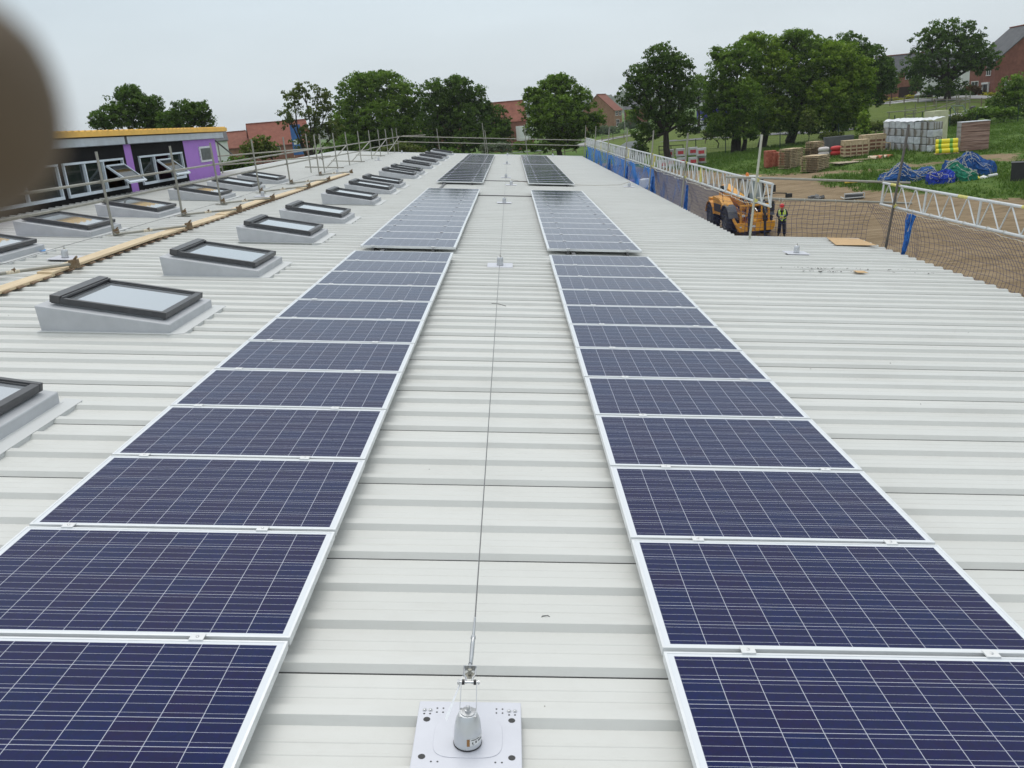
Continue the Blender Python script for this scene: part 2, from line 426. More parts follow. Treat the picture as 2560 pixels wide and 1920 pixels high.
RY = [2.02, 5.70, 9.07, 12.66, 15.72, 20.02, 23.39, 25.93, 30.46, 33.0, 37.13, 40.75, 44.75, 47.83, 52.8, 54.4]
LY = [5.75, 9.87, 12.83, 16.1, 20.33, 23.41, 26.42]
def put_sky(x, y, lab, grp):
    global sfirst
    if sfirst: o = sp; sfirst = False
    else: o = copy_tree(sp)
    o.location = RP(x, y, ZV); tag(o, lab, 'skylight', grp)
for i, y in enumerate(RY[:15]): put_sky(-4.17, y, f'{ORD[i]} skylight from the camera in the long row beside the solar panels', 'skylights beside the solar panels')
for i, y in enumerate(LY): put_sky(-8.31, y, f'{ORD[i]} skylight from the camera in the row below the purple and black wall', 'skylights below the upper storey wall')

# ------------------------------------------------------------------ fall arrest anchors and cables
def anchor(x, y, label, big=False, eye=True):
    r = rthing('roof_anchor', label, 'roof anchor', (x, y, -.1), 'fall arrest anchor posts on the roof')
    mb = MB(); mb.box((0, .04 if big else 0, .0), (.405, .40, .008), 0)
    mb.box((0, .04 if big else 0, -.012), (.36, .36, .016), 1)
    mb.build('base_plate', [plate_m, black], r, bevel=.003)
    if big:
        mb = MB()
        for sx in (-1, 1):
            for q in (0, 1):
                mb.lathe([(.009, 0), (.009, .002)], (sx * (.155 + q * .023), .185, .004), 12); 
                mb.lathe([(.006, 0), (.0055, .003), (.003, .004)], (sx * (.155 + q * .023), .185, .006), 8)
        mb.build('rivet', steel, r)
        mb = MB()
        for sx in (-1, 1):
            for yy in (.13, -.075): mb.lathe([(.0135, 0), (.0135, .0006)], (sx * .165, yy, .0042), 16)
            for q in (0, 1): mb.lathe([(.004, 0), (.004, .0006)], (sx * (.155 + q * .023), .163, .0042), 8)
            for q in (0, 1):
                for w_ in (0, 1): mb.lathe([(.0038, 0), (.0038, .0006)], (sx * (.105 + q * .024), .197 - w_ * .024, .0042), 8)
                mb.lathe([(.0038, 0), (.0038, .0006)], (sx * (.105 + q * .024), -.10, .0042), 8)
        mb.build('plate_hole', mat('hole_dark', (.055, .055, .055), .8), r)
        mb = MB(); mb.prism([(.13 * math.copysign(abs(math.cos(a)) ** .5, math.cos(a)), .03 + .11 * math.copysign(abs(math.sin(a)) ** .5, math.sin(a)), .004) for a in [i * math.pi / 16 for i in range(32)]], (0, 0, .0025)); mb.build('raised_centre', plate_m, r, bevel=.0025)
    s = 1.0
    z0 = .005
    mb = MB(); mb.lathe([(.0535, 0), (.0535, .004)], (0, 0, z0 + (.004 if big else 0)), 28); mb.build('gasket', black, r)
    prof = [(.052, .004), (.0518, .03), (.0510, .055), (.0490, .078), (.0455, .098), (.0400, .115), (.0355, .125), (.032, .131), (.022, .133)]
    if not big: prof = [(.052, .004), (.0518, .06), (.0505, .09), (.047, .112), (.040, .126), (.026, .136)]
    mb = MB(); mb.lathe(prof, (0, 0, z0 + (.004 if big else 0)), 32); mb.build('bell', anod, r, smooth=True)
    mb = MB(); mb.lathe([(.028, 0), (.028, .004), (.012, .0045), (.012, .012), (.007, .0125), (.007, .026), (.004, .028)], (0, 0, .141 if big else .137), 16); mb.build('bolt', steel if big else galv, r)
    if eye:
        mb = MB(); pts = [(0, .0 + .008 * math.sin(a), .170 - .008 * math.cos(a)) for a in [i * math.pi / 5 for i in range(11)]]
        mb.path(pts, .004, 6); mb.build('eye', steel, r)
    return r
near = anchor(-.062, -.495, 'nearest roof anchor, with a silver bell post on a white drilled plate', True, False)
# fork, shackle, turnbuckle and tag of the near anchor
def L3(p): return p
mb = MB()
for sx in (-1, 1):
    mb.prism([(sx * .031 - .0015, -.005, .125), (sx * .031 - .0015, .012, .125), (sx * .029 - .0015, .098, .205), (sx * .029 - .0015, .082, .210)], (.003, 0, 0))
mb.box((0, .0, .1385), (.062, .05, .003))
mb.build('fork', steel, near)
mb = MB(); mb.tube((-.045, .090, .205), (.040, .090, .205), .0045, 8)
mb.lathe([(.011, 0), (.011, .008)], (-.036, .09, .205), 6, 0, Matrix.Rotation(-math.pi / 2, 3, 'Y')); mb.lathe([(.009, 0), (.009, .004)], (.034, .09, .205), 12, 0, Matrix.Rotation(math.pi / 2, 3, 'Y'))
mb.build('cross_bolt', steel, near)
mb = MB()
for sx in (-1, 1): mb.tube((sx * .017, .09, .205), (sx * .027, .09, .205), .010, 12)
mb.build('rubber_washer', black, near)
mb = MB()
for sx in (-1, 1):
    mb.path([(sx * .012, .086, .203), (sx * .012, .115, .205), (sx * .022, .135, .206), (sx * .022, .175, .207)], .0035, 6)
mb.box((0, .176, .207), (.05, .004, .022))
mb.build('shackle', steel, near)
mb = MB(); mb.tube((0, .150, .196), (0, .150, .218), .0075, 10); mb.lathe([(.02, 0), (.02, .003)], (0, .150, .190), 16); mb.build('swivel_bolt', galv, near)
mb = MB()
mb.path([(0, .17, .207), (.0, .20, .207)], .006, 8)
mb.path([(0, .20, .207), (.001, .205, .207), (.002, .24, .207), (.003, .33, .206), (.004, .372, .206), (.004, .376, .206)], [.009, .0078, .0085, .0095, .0075, .0105], 12)
mb.path([(.004, .376, .206), (.004, .386, .206)], .0105, 10)
mb.path([(.004, .386, .206), (.0055, .53, .205)], [.0062, .0048], 10)
mb.build('turnbuckle', steel, near, smooth=True)
mb = MB(); mb.prism([(-.030, .10, .20), (-.027, .13, .205), (-.062, .05, .150), (-.085, .0, .115), (-.078, -.01, .108)], (.0008, .0002, 0))
mb.build('paper_tag', mat('tag_paper', (.8, .82, .85), .4, 0, .1, 80), near)
# sticker on the bell: white patch with a brown stripe and small dark print
mb = MB()
def bellpt(a, z, off=.0006):
    r_ = np.interp(z, [.004, .03, .055, .08, .1], [.052, .0518, .0510, .0490, .0455]) + off
    return Vector((r_ * math.sin(a), -r_ * math.cos(a), z + .009))
def patch(a0, a1, z0, z1, mi, off=.0006, n=6):
    for i in range(n):
        b0 = a0 + (a1 - a0) * i / n; b1 = a0 + (a1 - a0) * (i + 1) / n
        sl = .012 * 0
        mb.add([bellpt(b0, z0, off), bellpt(b1, z0, off), bellpt(b1, z1, off), bellpt(b0, z1, off)], [(0, 1, 2, 3)], mi)
patch(.02, 1.5, .022, .052, 0); patch(-.02, .19, .022, .052, 1, .001)
patch(.30, 1.0, .045, .048, 2, .0012); patch(.36, .44, .030, .038, 2, .0012, 2); patch(.62, .72, .031, .040, 2, .0012, 2); patch(.40, .52, .0255, .0275, 2, .0012, 2); patch(.86, 1.3, .034, .039, 2, .0012, 3)
mb.build('sticker', [white, mat('sticker_brown', (.30, .15, .05), .6), mat('sticker_ink', (.05, .05, .05), .6)], near)

CY = [10.58, 21.45, 32.45, 43.48, 54.6]
for i, y in enumerate(CY): anchor(-.062, y, f'{ORD[i + 1]} roof anchor from the camera on the cable between the solar panel columns')
anchor(.14, 28.38, 'roof anchor just beside the central cable, between the second and third block of panels')
anchor(4.40, 28.69, 'roof anchor near the right eave, level with the far blocks of panels')
anchor(5.36, 12.67, 'roof anchor alone on the right corner of the roof near the cardboard sheet')
anchor(2.89, 54.9, 'roof anchor at the far end of the roof, right of the right panel column')
for i, y in enumerate([10.45, 21.84, 32.95, 44.47, 54.9]): anchor(-6.93, y, f'{ORD[i]} roof anchor from the camera on the left cable by the scaffold guardrail')
cabm = mat('cable_steel', (.20, .20, .20), .45, .6)
def cable(name, label, pts, r=.0042, m=None):
    mb = MB(); mb.path([RP(*p) for p in pts], r, 5); o = mb.build(name, m or cabm, None); return tag(o, label, 'cable')
def sagline(p0, p1, sag=.012, n=8):
    return [(p0[0] + (p1[0] - p0[0]) * i / n, p0[1] + (p1[1] - p0[1]) * i / n, p0[2] + (p1[2] - p0[2]) * i / n - 4 * sag * (i / n) * (1 - i / n)) for i in range(n + 1)]
pts = []
ys = [.03] + CY
for a, b in zip(ys[:-1], ys[1:]): pts += sagline((-.057, a, .10 if a < 1 else .085), (-.062, b, .085), .02)
cable('safety_cable', 'thin steel safety cable running down the middle between the two panel columns', pts, .0034)
ys = [-3, 10.45, 21.84, 32.95, 44.47, 54.9]; pts = []
for a, b in zip(ys[:-1], ys[1:]): pts += sagline((-6.93, a, .085), (-6.93, b, .085), .02)
cable('safety_cable', 'thin steel safety cable running beside the left scaffold guardrail', pts, .0042)
cable('safety_cable', 'short slack cable lying across the roof to the right eave anchor', [(.14, 28.38, .08), (.6, 28.5, .0), (1.0, 28.45, -.09), (2.0, 28.9, -.098), (3.2, 28.9, -.098), (4.1, 28.8, -.05), (4.4, 28.7, .07)], .005, rusty)
for i, (y, x0, x1, lab) in enumerate([(30.1, -.9, .8, 'thin dark cable duct crossing between the far blocks of panels'), (23.57, -.9, .76, 'thin dark cable duct crossing between the middle blocks of panels')]):
    mb = MB(); mb.box(RP((x0 + x1) / 2, y, -.09), (x1 - x0, .05, .025), 0, T); tag(mb.build('cable_duct', rail_b, None), lab, 'cable duct', 'cable ducts between panel blocks')
mb = MB(); mb.box(RP(-2.2, 26.9, -.085), (.07, 2.4, .03), 0, T); tag(mb.build('cable_duct', rail_b, None), 'dark cable duct joining the left middle block to the block beyond it', 'cable duct', 'cable ducts between panel blocks')
mb = MB(); mb.box(RP(-2.1, 11.5, -.075), (.06, .8, .03), 0, T); tag(mb.build('cable_duct', rail_b, None), 'short dark cable duct in the gap after the left nearest block', 'cable duct', 'cable ducts between panel blocks')
mb = MB(); mb.box(RP(1.2, 11.5, -.075), (.06, .8, .03), 0, T); tag(mb.build('cable_duct', rail_b, None), 'short dark cable duct in the gap after the right nearest block', 'cable duct', 'cable ducts between panel blocks')

# ------------------------------------------------------------------ litter on the roof
card = mat('cardboard', (.56, .38, .20), .85, 0, .08, 6)
mb = MB()
q = [(6.5, 13.8), (7.24, 13.64), (7.35, 14.86), (6.72, 14.95)]
mb.prism([RP(a, b, -.092 + (.03 if i == 1 else 0)) for i, (a, b) in enumerate(q)], (0, 0, .006))
tag(mb.build('cardboard_sheet', card, None), 'large flat cardboard sheet lying on the roof corner below the net', 'cardboard')
mb = MB(); mb.box(RP(5.74, 10.6, -.09), (.17, .2, .004), 0, T); tag(mb.build('cardboard_scrap', card, None), 'small square scrap of cardboard on the right part of the roof', 'cardboard')
mb = MB()
for i in range(90):
    x = random.choice([random.gauss(5.4, .25), random.gauss(5.0, .2), random.uniform(4.8, 7.1)]); y = random.choice([11.0 + random.gauss(0, .02), 10.68 + random.gauss(0, .02)])
    s = random.uniform(.004, .018); mb.lathe([(s, 0), (s * .7, .006), (0.001, .008)], RP(x, y, -.108 if abs(y - 11) < .1 else -.108), 5)
tag(mb.build('mud_specks', mat('mud', (.06, .05, .045), .9), None), 'crumbs of dark mud scattered on the right part of the roof', 'mud', None, 'stuff')
mb = MB(); rr = random.Random(5)
for i in range(420):
    x = rr.uniform(-7, 7); y = 1.0 * rr.random() ** 1.5 * 24 - 1.4
    if (XL - .02 < x < -.84) or (.74 < x < 2.42) or (x > 4.8 and y > 15): continue
    if abs(((y + .03) * 3) % 1 - .5) > .42: continue
    s = rr.uniform(.0015, .006); p = RP(x, y, ZV + .001); mb.lathe([(s, 0), (s * .6, s * .6)], p, 5)
tag(mb.build('grit', mat('grit_dark', (.10, .09, .08), .9), None), 'tiny dark bits of grit scattered over the pale roof sheets', 'grit', None, 'stuff')
mb = MB(); mb.path([RP(.235, .37, -.112), RP(.25, .385, -.100), RP(.275, .39, -.099), RP(.30, .375, -.112)], .0022, 5)
tag(mb.build('metal_shaving', mat('shaving', (.06, .06, .06), .6), None), 'small dark curled shaving on the roof right of the cable', 'shaving')
mb = MB(); mb.path([RP(-.135, 7.56, -.095), RP(-.05, 7.5, -.088), RP(.045, 7.42, -.097)], .004, 5)
tag(mb.build('twig', mat('shaving2', (.10, .10, .09), .7), None), 'thin stick lying under the central safety cable', 'stick')
for (x, y, a, lab) in [(-7.86, 11.13, .22, 'larger crumpled scrap of bright blue film beside a left skylight'), (-7.6, 11.03, .10, 'smaller scrap of bright blue film beside a left skylight')]:
    mb = MB(); mb.add([RP(x - a / 2, y, -.10), RP(x, y - .05, -.085), RP(x + a / 2, y + .02, -.10), RP(x + .02, y + .10, -.07)], [(0, 1, 2, 3)]); mb.add([RP(x - a / 2, y, -.105), RP(x, y - .05, -.09), RP(x + a / 2, y + .02, -.105), RP(x + .02, y + .10, -.075)], [(3, 2, 1, 0)])
    tag(mb.build('blue_film', mat('blue_film', (.10, .30, .62), .5), None), lab, 'plastic film')
# ------------------------------------------------------------------ left scaffold guardrail (upright tubes on outriggers, two rails)
def rw(x, y, z=ZV): return RP(x, y, z)
CPL = {}
def coupler(par, p, s=.05, m=None):
    m = m or rusty; key = (round(s, 3), m.name)
    if key in CPL:
        o = CPL[key].copy(); COL.objects.link(o)
    else:
        mb = MB(); coupler_shape(mb, s); o = mb.build('coupler', m, None); CPL[key] = o
    o.parent = par; o.location = Vector(p)
def coupler_shape(mb, s, mi=0):
    p = Vector((0, 0, 0))
    mb.box(p, (s * 1.5, s * 1.3, s * 1.5), mi); mb.tube(p + Vector((0, s * .2, s * .7)), p + Vector((s * .9, -s * .2, s * 1.3)), s * .22, 6, mi)
    mb.box(p + Vector((s * .5, 0, -s * .6)), (s * .7, s * 1.6, s * .5), mi)
TR = .0242
G1 = thing('scaffold_guardrail', 'scaffold tube guardrail with leaning outriggers between the left skylights and the plank', 'guardrail', tuple(rw(-7.31, 13.1)))
o1 = Vector(G1.location)
def gpost(par, base, top, org, tilt=(0, 0)):
    mb = MB(); mb.tube(base - org, top - org + Vector((tilt[0], tilt[1], 0)), TR, 10); return mb.build('post', galv, par, smooth=True)
P1 = [8.4, 13.1, 16.62, 19.38, 22.95, 26.65, 31.3]
for i, y in enumerate(P1):
    b = rw(-7.31, y); t = Vector((b.x, b.y, 2.19)); gpost(G1, b, t, o1, (random.uniform(-.02, .02), random.uniform(-.02, .02)))
for z, xo, nm in ((1.655, .05, 'top'), (1.315, .05, 'mid')):
    for a, b in ((4.5, 10.45), (10.45, 20.7), (20.7, 32.2)):
        mb = MB(); x = rw(-7.31, 0).x - xo
        mb.tube(Vector((x, a, z)) - o1, Vector((x + random.uniform(-.01, .01), b, z + random.uniform(-.015, .015))) - o1, TR, 10); mb.build('rail', galv, G1, smooth=True)
OUT = [9.2, 13.85, 17.15, 20.1, 24.4, 27.5, 31.95]
for y, yo in zip(P1, OUT):
    a = rw(-7.29, y - .05, ZC + .03); b = rw(-6.2, yo + .05, .015)
    mb = MB(); mb.tube(a - o1, b - o1, TR, 10, 0)
    m_ = a.lerp(b, .45); mb.tube(a.lerp(b, .38) - o1, a.lerp(b, .5) - o1, TR * 1.08, 10, 2)
    mb.build('outrigger', [galv, rusty, mat('tape_mark', (.62, .55, .42), .7, 0, .3, 30)], G1, smooth=True)
    coupler(G1, rw(-7.27, y, -.02) - o1, .055); coupler(G1, b - o1, .075); coupler(G1, m_ - o1 + Vector((0, 0, .02)), .028)
    for z in (1.655, 1.315): coupler(G1, Vector((rw(-7.31, 0).x - .02, y, z)) - o1, .042, galv)
    mb = MB(); mb.box(rw(-7.3, y, ZC + .003) - o1, (.30, .16, .006), 0, T); mb.build('foot_plate', galv, G1)
# second stretch: braced guardrail behind
G2 = thing('scaffold_guardrail', 'braced scaffold guardrail on the far left of the roof, its diagonals above base tubes', 'guardrail', tuple(rw(-7.45, 33)))
o2 = Vector(G2.location)
P2 = [33.0, 35.8, 38.75, 42.1, 45.65, 49.0, 52.2, 55.4, 58.2]
for y in P2:
    b = rw(-7.45, y, ZV if y < 55.5 else -.9); gpost(G2, b, Vector((b.x, y, 2.2)), o2, (random.uniform(-.02, .02), 0))
X2 = rw(-7.45, 0).x
for z0, z1 in ((1.615, 1.60), (1.25, 1.19)):
    for a, b in ((32.6, 45.4), (45.4, 58.5)):
        mb = MB(); mb.tube(Vector((X2 - .05, a, z0)) - o2, Vector((X2 - .05, b, z1)) - o2, TR, 8); mb.build('rail', galv, G2, smooth=True)
for a, b in ((33.2, 38.3), (39.2, 45.2), (45.9, 51.8), (52.2, 58.1)):
    mb = MB(); mb.tube(Vector((X2 + .05, a, .85)) - o2, Vector((X2 + .05, b, 1.6)) - o2, TR, 8); mb.build('brace', galv, G2, smooth=True)
for y in (36.4, 42.2, 49.6):
    mb = MB(); mb.tube(rw(-9.0, y - .1, ZC + .03) - o2, rw(-7.3, y, ZC + .03) - o2, TR, 8); mb.build('base_tube', galv, G2, smooth=True)
for y in P2:
    for z in (1.61, 1.22): coupler(G2, Vector((X2 - .02, y, z)) - o2, .042, galv)
# cross stretch between wall and guardrail
G3 = thing('scaffold_guardrail', 'short scaffold guardrail crossing from the purple wall corner to the long left guardrail', 'guardrail', tuple(rw(-8, 33)))
o3 = Vector(G3.location)
for x, y in ((-11.15, 31.6), (-8.0, 33.0)):
    b = rw(x, y); gpost(G3, b, Vector((b.x, b.y, 2.25)), o3)
for za in (1.70, 1.36):
    mb = MB(); mb.tube(Vector((-11.6, 31.7, za)) - o3, Vector((-7.1, 33.1, za - .05)) - o3, TR, 8); mb.build('rail', galv, G3, smooth=True)
# rear rail
G4 = thing('scaffold_guardrail', 'long scaffold guardrail of two rails across the far end of the roof', 'guardrail', tuple(RP(-1, 57, 0)))
o4 = Vector(G4.location)
for z in (.885, .535):
    for a, b in ((-7.5, -1.0), (-1.0, 5.25)):
        mb = MB(); mb.tube(RP(a, 57, z) - o4, RP(b, 57.05, z) - o4, TR, 8); mb.build('rail', galv, G4, smooth=True)
mb = MB(); mb.tube(RP(-7.2, 57.1, .90) - o4, RP(-5.6, 57.3, 1.0) - o4, TR, 8); mb.build('rail', galv, G4, smooth=True)
for x, zt, tl in ((-4.72, 1.44, 0), (-1.68, 1.87, .0), (-1.5, 1.41, .0), (1.12, 1.85, 0), (1.2, 1.3, 0)):
    b = RP(x, 57.1, -1.2); t = RP(x, 57.1, zt); t2 = Vector((t.x - .12, t.y, t.z)); gpost(G4, Vector((t2.x + .1, b.y, b.z)), t2, o4)
for x in (-4.72, -1.6, 1.15):
    for z in (.885, .535): coupler(G4, RP(x - .03, 57.05, z) - o4, .042, galv)

# planks laid end to end under the outriggers
ys = [3.2, 8.85, 12.7, 16.6, 20.4, 24.2, 28.1, 32.3]
for i in range(7):
    a, b = ys[i], ys[i + 1] + .12; xo = random.uniform(-.015, .015); z = -.062 + (.0 if i % 2 else .004)
    mb = MB(); Rz = Matrix.Rotation(random.uniform(-.004, .004), 3, 'Z')
    mb.box((0, (b - a) / 2, 0), (.225, b - a, .038)); o = mb.build('scaffold_board', timber, None, bevel=.004)
    o.location = RP(-6.44 + xo, a, z + (.036 if i % 2 else 0) * 0); o.rotation_euler = (T.to_4x4() @ Matrix.Rotation(random.uniform(-.004, .004), 4, 'Z') @ Matrix.Rotation(.006 * (1 if i % 2 else -1), 4, 'X')).to_euler()
    tag(o, f'{ORD[i]} pale timber scaffold board from the camera, laid in line under the left guardrail feet', 'scaffold board', 'scaffold boards laid in line on the roof')
    for k in range(int((b - a) / 1.35)):
        pass
# small timber packers in the valleys under the boards
pk = mat('packer_dark_wood', (.20, .13, .08), .85, 0, .2, 8)  # dark brown wood with a random mottle
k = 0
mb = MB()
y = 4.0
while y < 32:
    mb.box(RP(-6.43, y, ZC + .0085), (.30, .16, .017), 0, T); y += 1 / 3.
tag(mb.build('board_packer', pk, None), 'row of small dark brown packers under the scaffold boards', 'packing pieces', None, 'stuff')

# ------------------------------------------------------------------ upper storey block with purple and black wall
purple = mat('purple_board', (.36, .165, .55), .6, 0, .05, 2.5)
def add_marks(m):
    t = m.node_tree; b = t.nodes['Principled BSDF']; src = b.inputs['Base Color'].links[0].from_socket
    n = N('ShaderNodeTexNoise', t); n.inputs['Scale'].default_value = 3.2; n.inputs['Detail'].default_value = 8; n.inputs['Roughness'].default_value = .8
    c = N('ShaderNodeTexCoord', t); t.links.new(c.outputs['Object'], n.inputs[0])
    g = math_(t, 'GREATER_THAN', n.outputs['Fac'], .645)
    mx = N('ShaderNodeMix', t, data_type='RGBA'); t.links.new(g, mx.inputs[0]); t.links.new(src, mx.inputs[6]); mx.inputs[7].default_value = (.12, .05, .22, 1)
    t.links.new(mx.outputs[2], b.inputs['Base Color'])
add_marks(purple)
memb = mat('black_membrane', (.007, .007, .008), .9, 0, .3, 5, spec=.2)
steelg = mat('grey_beam', (.47, .52, .57), .55, .2, .08, 3)
yeld = mat('yellow_deck', (.80, .47, .09), .55, 0, .08, 3)
winal = mat('window_alu', (.62, .69, .76), .4, .1, .06, 6)
dglass = bpy.data.materials.new('dark_glass'); dglass.use_nodes = True
_b = dglass.node_tree.nodes['Principled BSDF']; _b.inputs['Base Color'].default_value = (.012, .018, .018, 1); _b.inputs['Roughness'].default_value = .06; _b.inputs['Specular IOR Level'].default_value = .45
WX = -10.82
C1 = thing('rooftop_storey', 'unfinished upper storey with black and purple walls and a yellow roof edge', 'building', (WX, 22, 1.0))
oc = Vector(C1.location)
def wallrect(mb, y0, y1, z0, z1, mi, x=WX): mb.box(Vector((x - .06, (y0 + y1) / 2, (z0 + z1) / 2)) - oc, (.12, y1 - y0, z1 - z0), mi)
Y0, Y1, Z0, Z1 = 9.0, 30.47, .80, 2.36
wins = [(15.2, 18.45), (18.72, 22.17), (23.28, 26.80)]
mb = MB()
bounds = [(Y0, 14.9, 1), (14.9, 22.45, 0), (22.45, 22.94, 1), (22.94, 27.15, 0), (27.15, Y1, 1)]
for a, b, mi in bounds:
    hs = [w_ for w_ in wins if w_[0] >= a and w_[1] <= b]
    if not hs: wallrect(mb, a, b, Z0, Z1, mi); continue
    wallrect(mb, a, b, 2.0, Z1, mi); wallrect(mb, a, b, Z0, 1.16, mi)
    c = a
    for (p, q) in hs: wallrect(mb, c, p, 1.16, 2.0, mi); c = q
    wallrect(mb, c, b, 1.16, 2.0, mi)
mb.box(Vector((WX - 3, Y1 - .07, 1.58)) - oc, (5.9, .12, 1.56), 1); mb.box(Vector((WX - 3, Y0, 1.58)) - oc, (5.9, .12, 1.56), 1)
mb.build('wall', [memb, purple], C1)
mb = MB(); mb.box(Vector((-14.4, 20, 1.5)) - oc, (.1, 20.8, 1.7), 0); mb.box(Vector((-12.6, 20, .86)) - oc, (3.5, 20.8, .06), 0)
mb.build('inner_room', mat('room_brown', (.10, .055, .03), .8, 0, .3, 2), C1)
for (p, q), mul in zip(wins, ([16.85], [19.82, 20.89], [24.41, 25.72])):
    fr = MB(); x = WX + .015
    ed = [p] + mul + [q]
    fr.box(Vector((x, (p + q) / 2, 1.975)) - oc, (.08, q - p, .055)); fr.box(Vector((x, (p + q) / 2, 1.195)) - oc, (.08, q - p, .075))
    for e_ in ed: fr.box(Vector((x, e_ + (.03 if e_ == p else (-.03 if e_ == q else 0)), 1.585)) - oc, (.076, .05 if e_ in (p, q) else .065, .71))
    f = fr.build('window', winal, C1)
    openbay = {18.72: 2, 23.28: 1, 15.2: -1}[p]
    for j in range(len(ed) - 1):
        if j == openbay: continue
        g = MB(); g.box(Vector((WX - .02, (ed[j] + ed[j + 1]) / 2, 1.585)) - oc, (.012, ed[j + 1] - ed[j] - .08, .71)); g.build('pane', dglass, f)
for y0 in (20.98, 24.5):
    yw = 1.14
    a = Vector((WX + .05, y0, 1.83)); b = Vector((WX + .62, y0, 1.33)); d = b - a; Ln = d.length; d.normalize()
    ang = math.atan2(-d.z, d.x); Rm = Matrix.Rotation(ang, 3, 'Y'); c = (a + b) / 2 + Vector((0, yw / 2, 0)) - oc
    mb = MB()
    for (lx, ly, sx, sy) in [(-Ln / 2 + .025, 0, .05, yw), (Ln / 2 - .03, 0, .06, yw), (0, -yw / 2 + .025, Ln - .11, .05), (0, yw / 2 - .025, Ln - .11, .05)]:
        mb.box(c + Rm @ Vector((lx, ly, 0)), (sx, sy, .05), 0, Rm)
    f = mb.build('open_sash', winal, C1)
    g = MB(); g.box(c, (Ln - .1, yw - .1, .012), 0, Rm); g.build('pane', dglass, f)
    s = MB()
    for yy in (y0 + .06, y0 + yw - .06): s.tube(Vector((WX + .02, yy, 1.42)) - oc, Vector((WX + .38, yy, 1.54)) - oc, .01, 6)
    s.build('stay_arm', winal, f)
mb = MB(); mb.box(Vector((WX + .02, 29.12, 1.845)) - oc, (.05, 1.16, .54)); f = mb.build('window', mat('tape_white', (.62, .64, .66), .6, 0, .25, 20), C1)
mb = MB(); mb.box(Vector((WX + .05, 29.12, 1.845)) - oc, (.012, .98, .40)); mb.build('pane', mat('film_grey', (.09, .10, .10), .35, 0, .35, 7), f)
mb = MB()
for a, b in ((9.2, 22.35), (22.52, 31.15)): mb.box(Vector((WX + .10, (a + b) / 2, 2.465)) - oc, (.05, b - a, .225)); mb.box(Vector((WX + .05, (a + b) / 2, 2.36)) - oc, (.15, b - a, .012)); mb.box(Vector((WX + .05, (a + b) / 2, 2.572)) - oc, (.15, b - a, .012))
mb.build('eaves_beam', steelg, C1)
mb = MB(); mb.box(Vector((WX + .07, 22.435, 2.46)) - oc, (.10, .16, .2)); mb.build('beam_joint', black, C1)
mb = MB(); mb.box(Vector((WX - 2.6, 20.3, 2.665)) - oc, (5.6, 22.4, .13))
y = 9.2
while y < 31.4: mb.prism([Vector((WX + .2, y, 2.731)) - oc, Vector((WX + .2, y + .03, 2.765)) - oc, Vector((WX + .2, y + .12, 2.765)) - oc, Vector((WX + .2, y + .15, 2.731)) - oc], (-5.5, 0, 0)); y += .333
mb.build('roof_deck', yeld, C1)
mb = MB(); mb.tube(Vector((WX - .2, 30.9, 2.36)) - oc, Vector((WX - .1, 32.6, 1.7)) - oc, .03, 6); mb.build('strut', black, C1)
mb = MB(); mb.box(Vector((WX + .10, 20.0, .985)) - oc, (.26, 21, .03)); mb.build('base_flashing', mat('dark_flash', (.10, .105, .11), .5), C1)

# ------------------------------------------------------------------ right edge: posts, lattice beams, tubes
def rightpost(x, y, z0, z1, lab, m=galv, lean=0):
    b = RP(x, y, z0); t = RP(x + lean, y - .02, z1)
    r = thing('scaffold_pole', lab, 'scaffold pole', tuple(b), (0, 0, 0), 'scaffold poles along the right roof edge')
    mb = MB(); mb.tube((0, 0, 0), t - b, TR, 10); mb.build('tube', m, r, smooth=True)
    mb = MB()
    for z in (.66, 1.06):
        p = RP(x + lean * (z - z0) / (z1 - z0) + .03, y, z) - b; mb.box(p, (.08, .06, .055), 0, T); mb.tube(p + Vector((.0, -.05, .02)), p + Vector((-.03, -.09, .05)), .010, 6)
    mb.build('coupler', yel, r)
PR = [14.62, 22.0, 28.05, 35.0, 42.0, 49.0, 56.0]
dk = mat('dark_tube', (.13, .12, .11), .6, .4, .2, 10)
for i, y in enumerate(PR):
    rightpost(5.02, y, -.10 if i == 0 else -.6, 1.95 if i == 0 else 1.87, f'{ORD[i]} scaffold pole from the camera holding the long lattice rail on the right' if i else 'pale scaffold pole at the roof corner in front of the yellow telehandler', mat('pale_tube', (.50, .50, .42), .55, .4, .12, 6) if i == 0 else galv, .03)
rightpost(7.58, 14.02, -.16, 2.2, 'dark scaffold pole at the near lattice rail by the cardboard sheet', dk, .09)
rightpost(7.58, 6.6, -.3, 2.1, 'scaffold pole at the far right of the frame', galv, .09)
def lattice(x, y0, y1, lab, yv=(), z0=.635, z1=1.055, flip=False):
    """ladder beam running along y at x; y0 < y1"""
    o = RP(x, y0, z0); r = rthing('lattice_beam', lab, 'lattice beam', (x, y0, z0), 'aluminium lattice beams used as edge rails')
    H = z1 - z0; Ln = y1 - y0
    for z in (0, H):
        mb = MB(); mb.tube((0, 0, z), (0, Ln, z), TR, 12); mb.build('chord', alub, r, smooth=True)
    mb = MB(); nv = max(1, round(Ln / 1.86)); st = Ln / nv
    for i in range(nv + 1):
        y = min(max(i * st, .03), Ln - .03); mb.tube((0, y, 0), (0, y, H), .021, 8)
    mb.build('upright', alub, r, smooth=True)
    mb = MB()
    for i in range(nv):
        for k in range(3):
            a = i * st + .06 + k * (st - .12) / 3; q = (st - .12) / 3
            mb.tube((0, a, 0), (0, a + q * .62, H), .0125, 6); mb.tube((0, a + q * .62, H), (0, a + q, 0), .0125, 6)
    mb.build('lacing', alub, r)
    if yv:
        mb = MB()
        for y in yv: mb.tube((.004, y - y0, .02), (.004, y - y0, H - .02), .034, 8)
        mb.build('yellow_sleeve', yel, r)
    return r
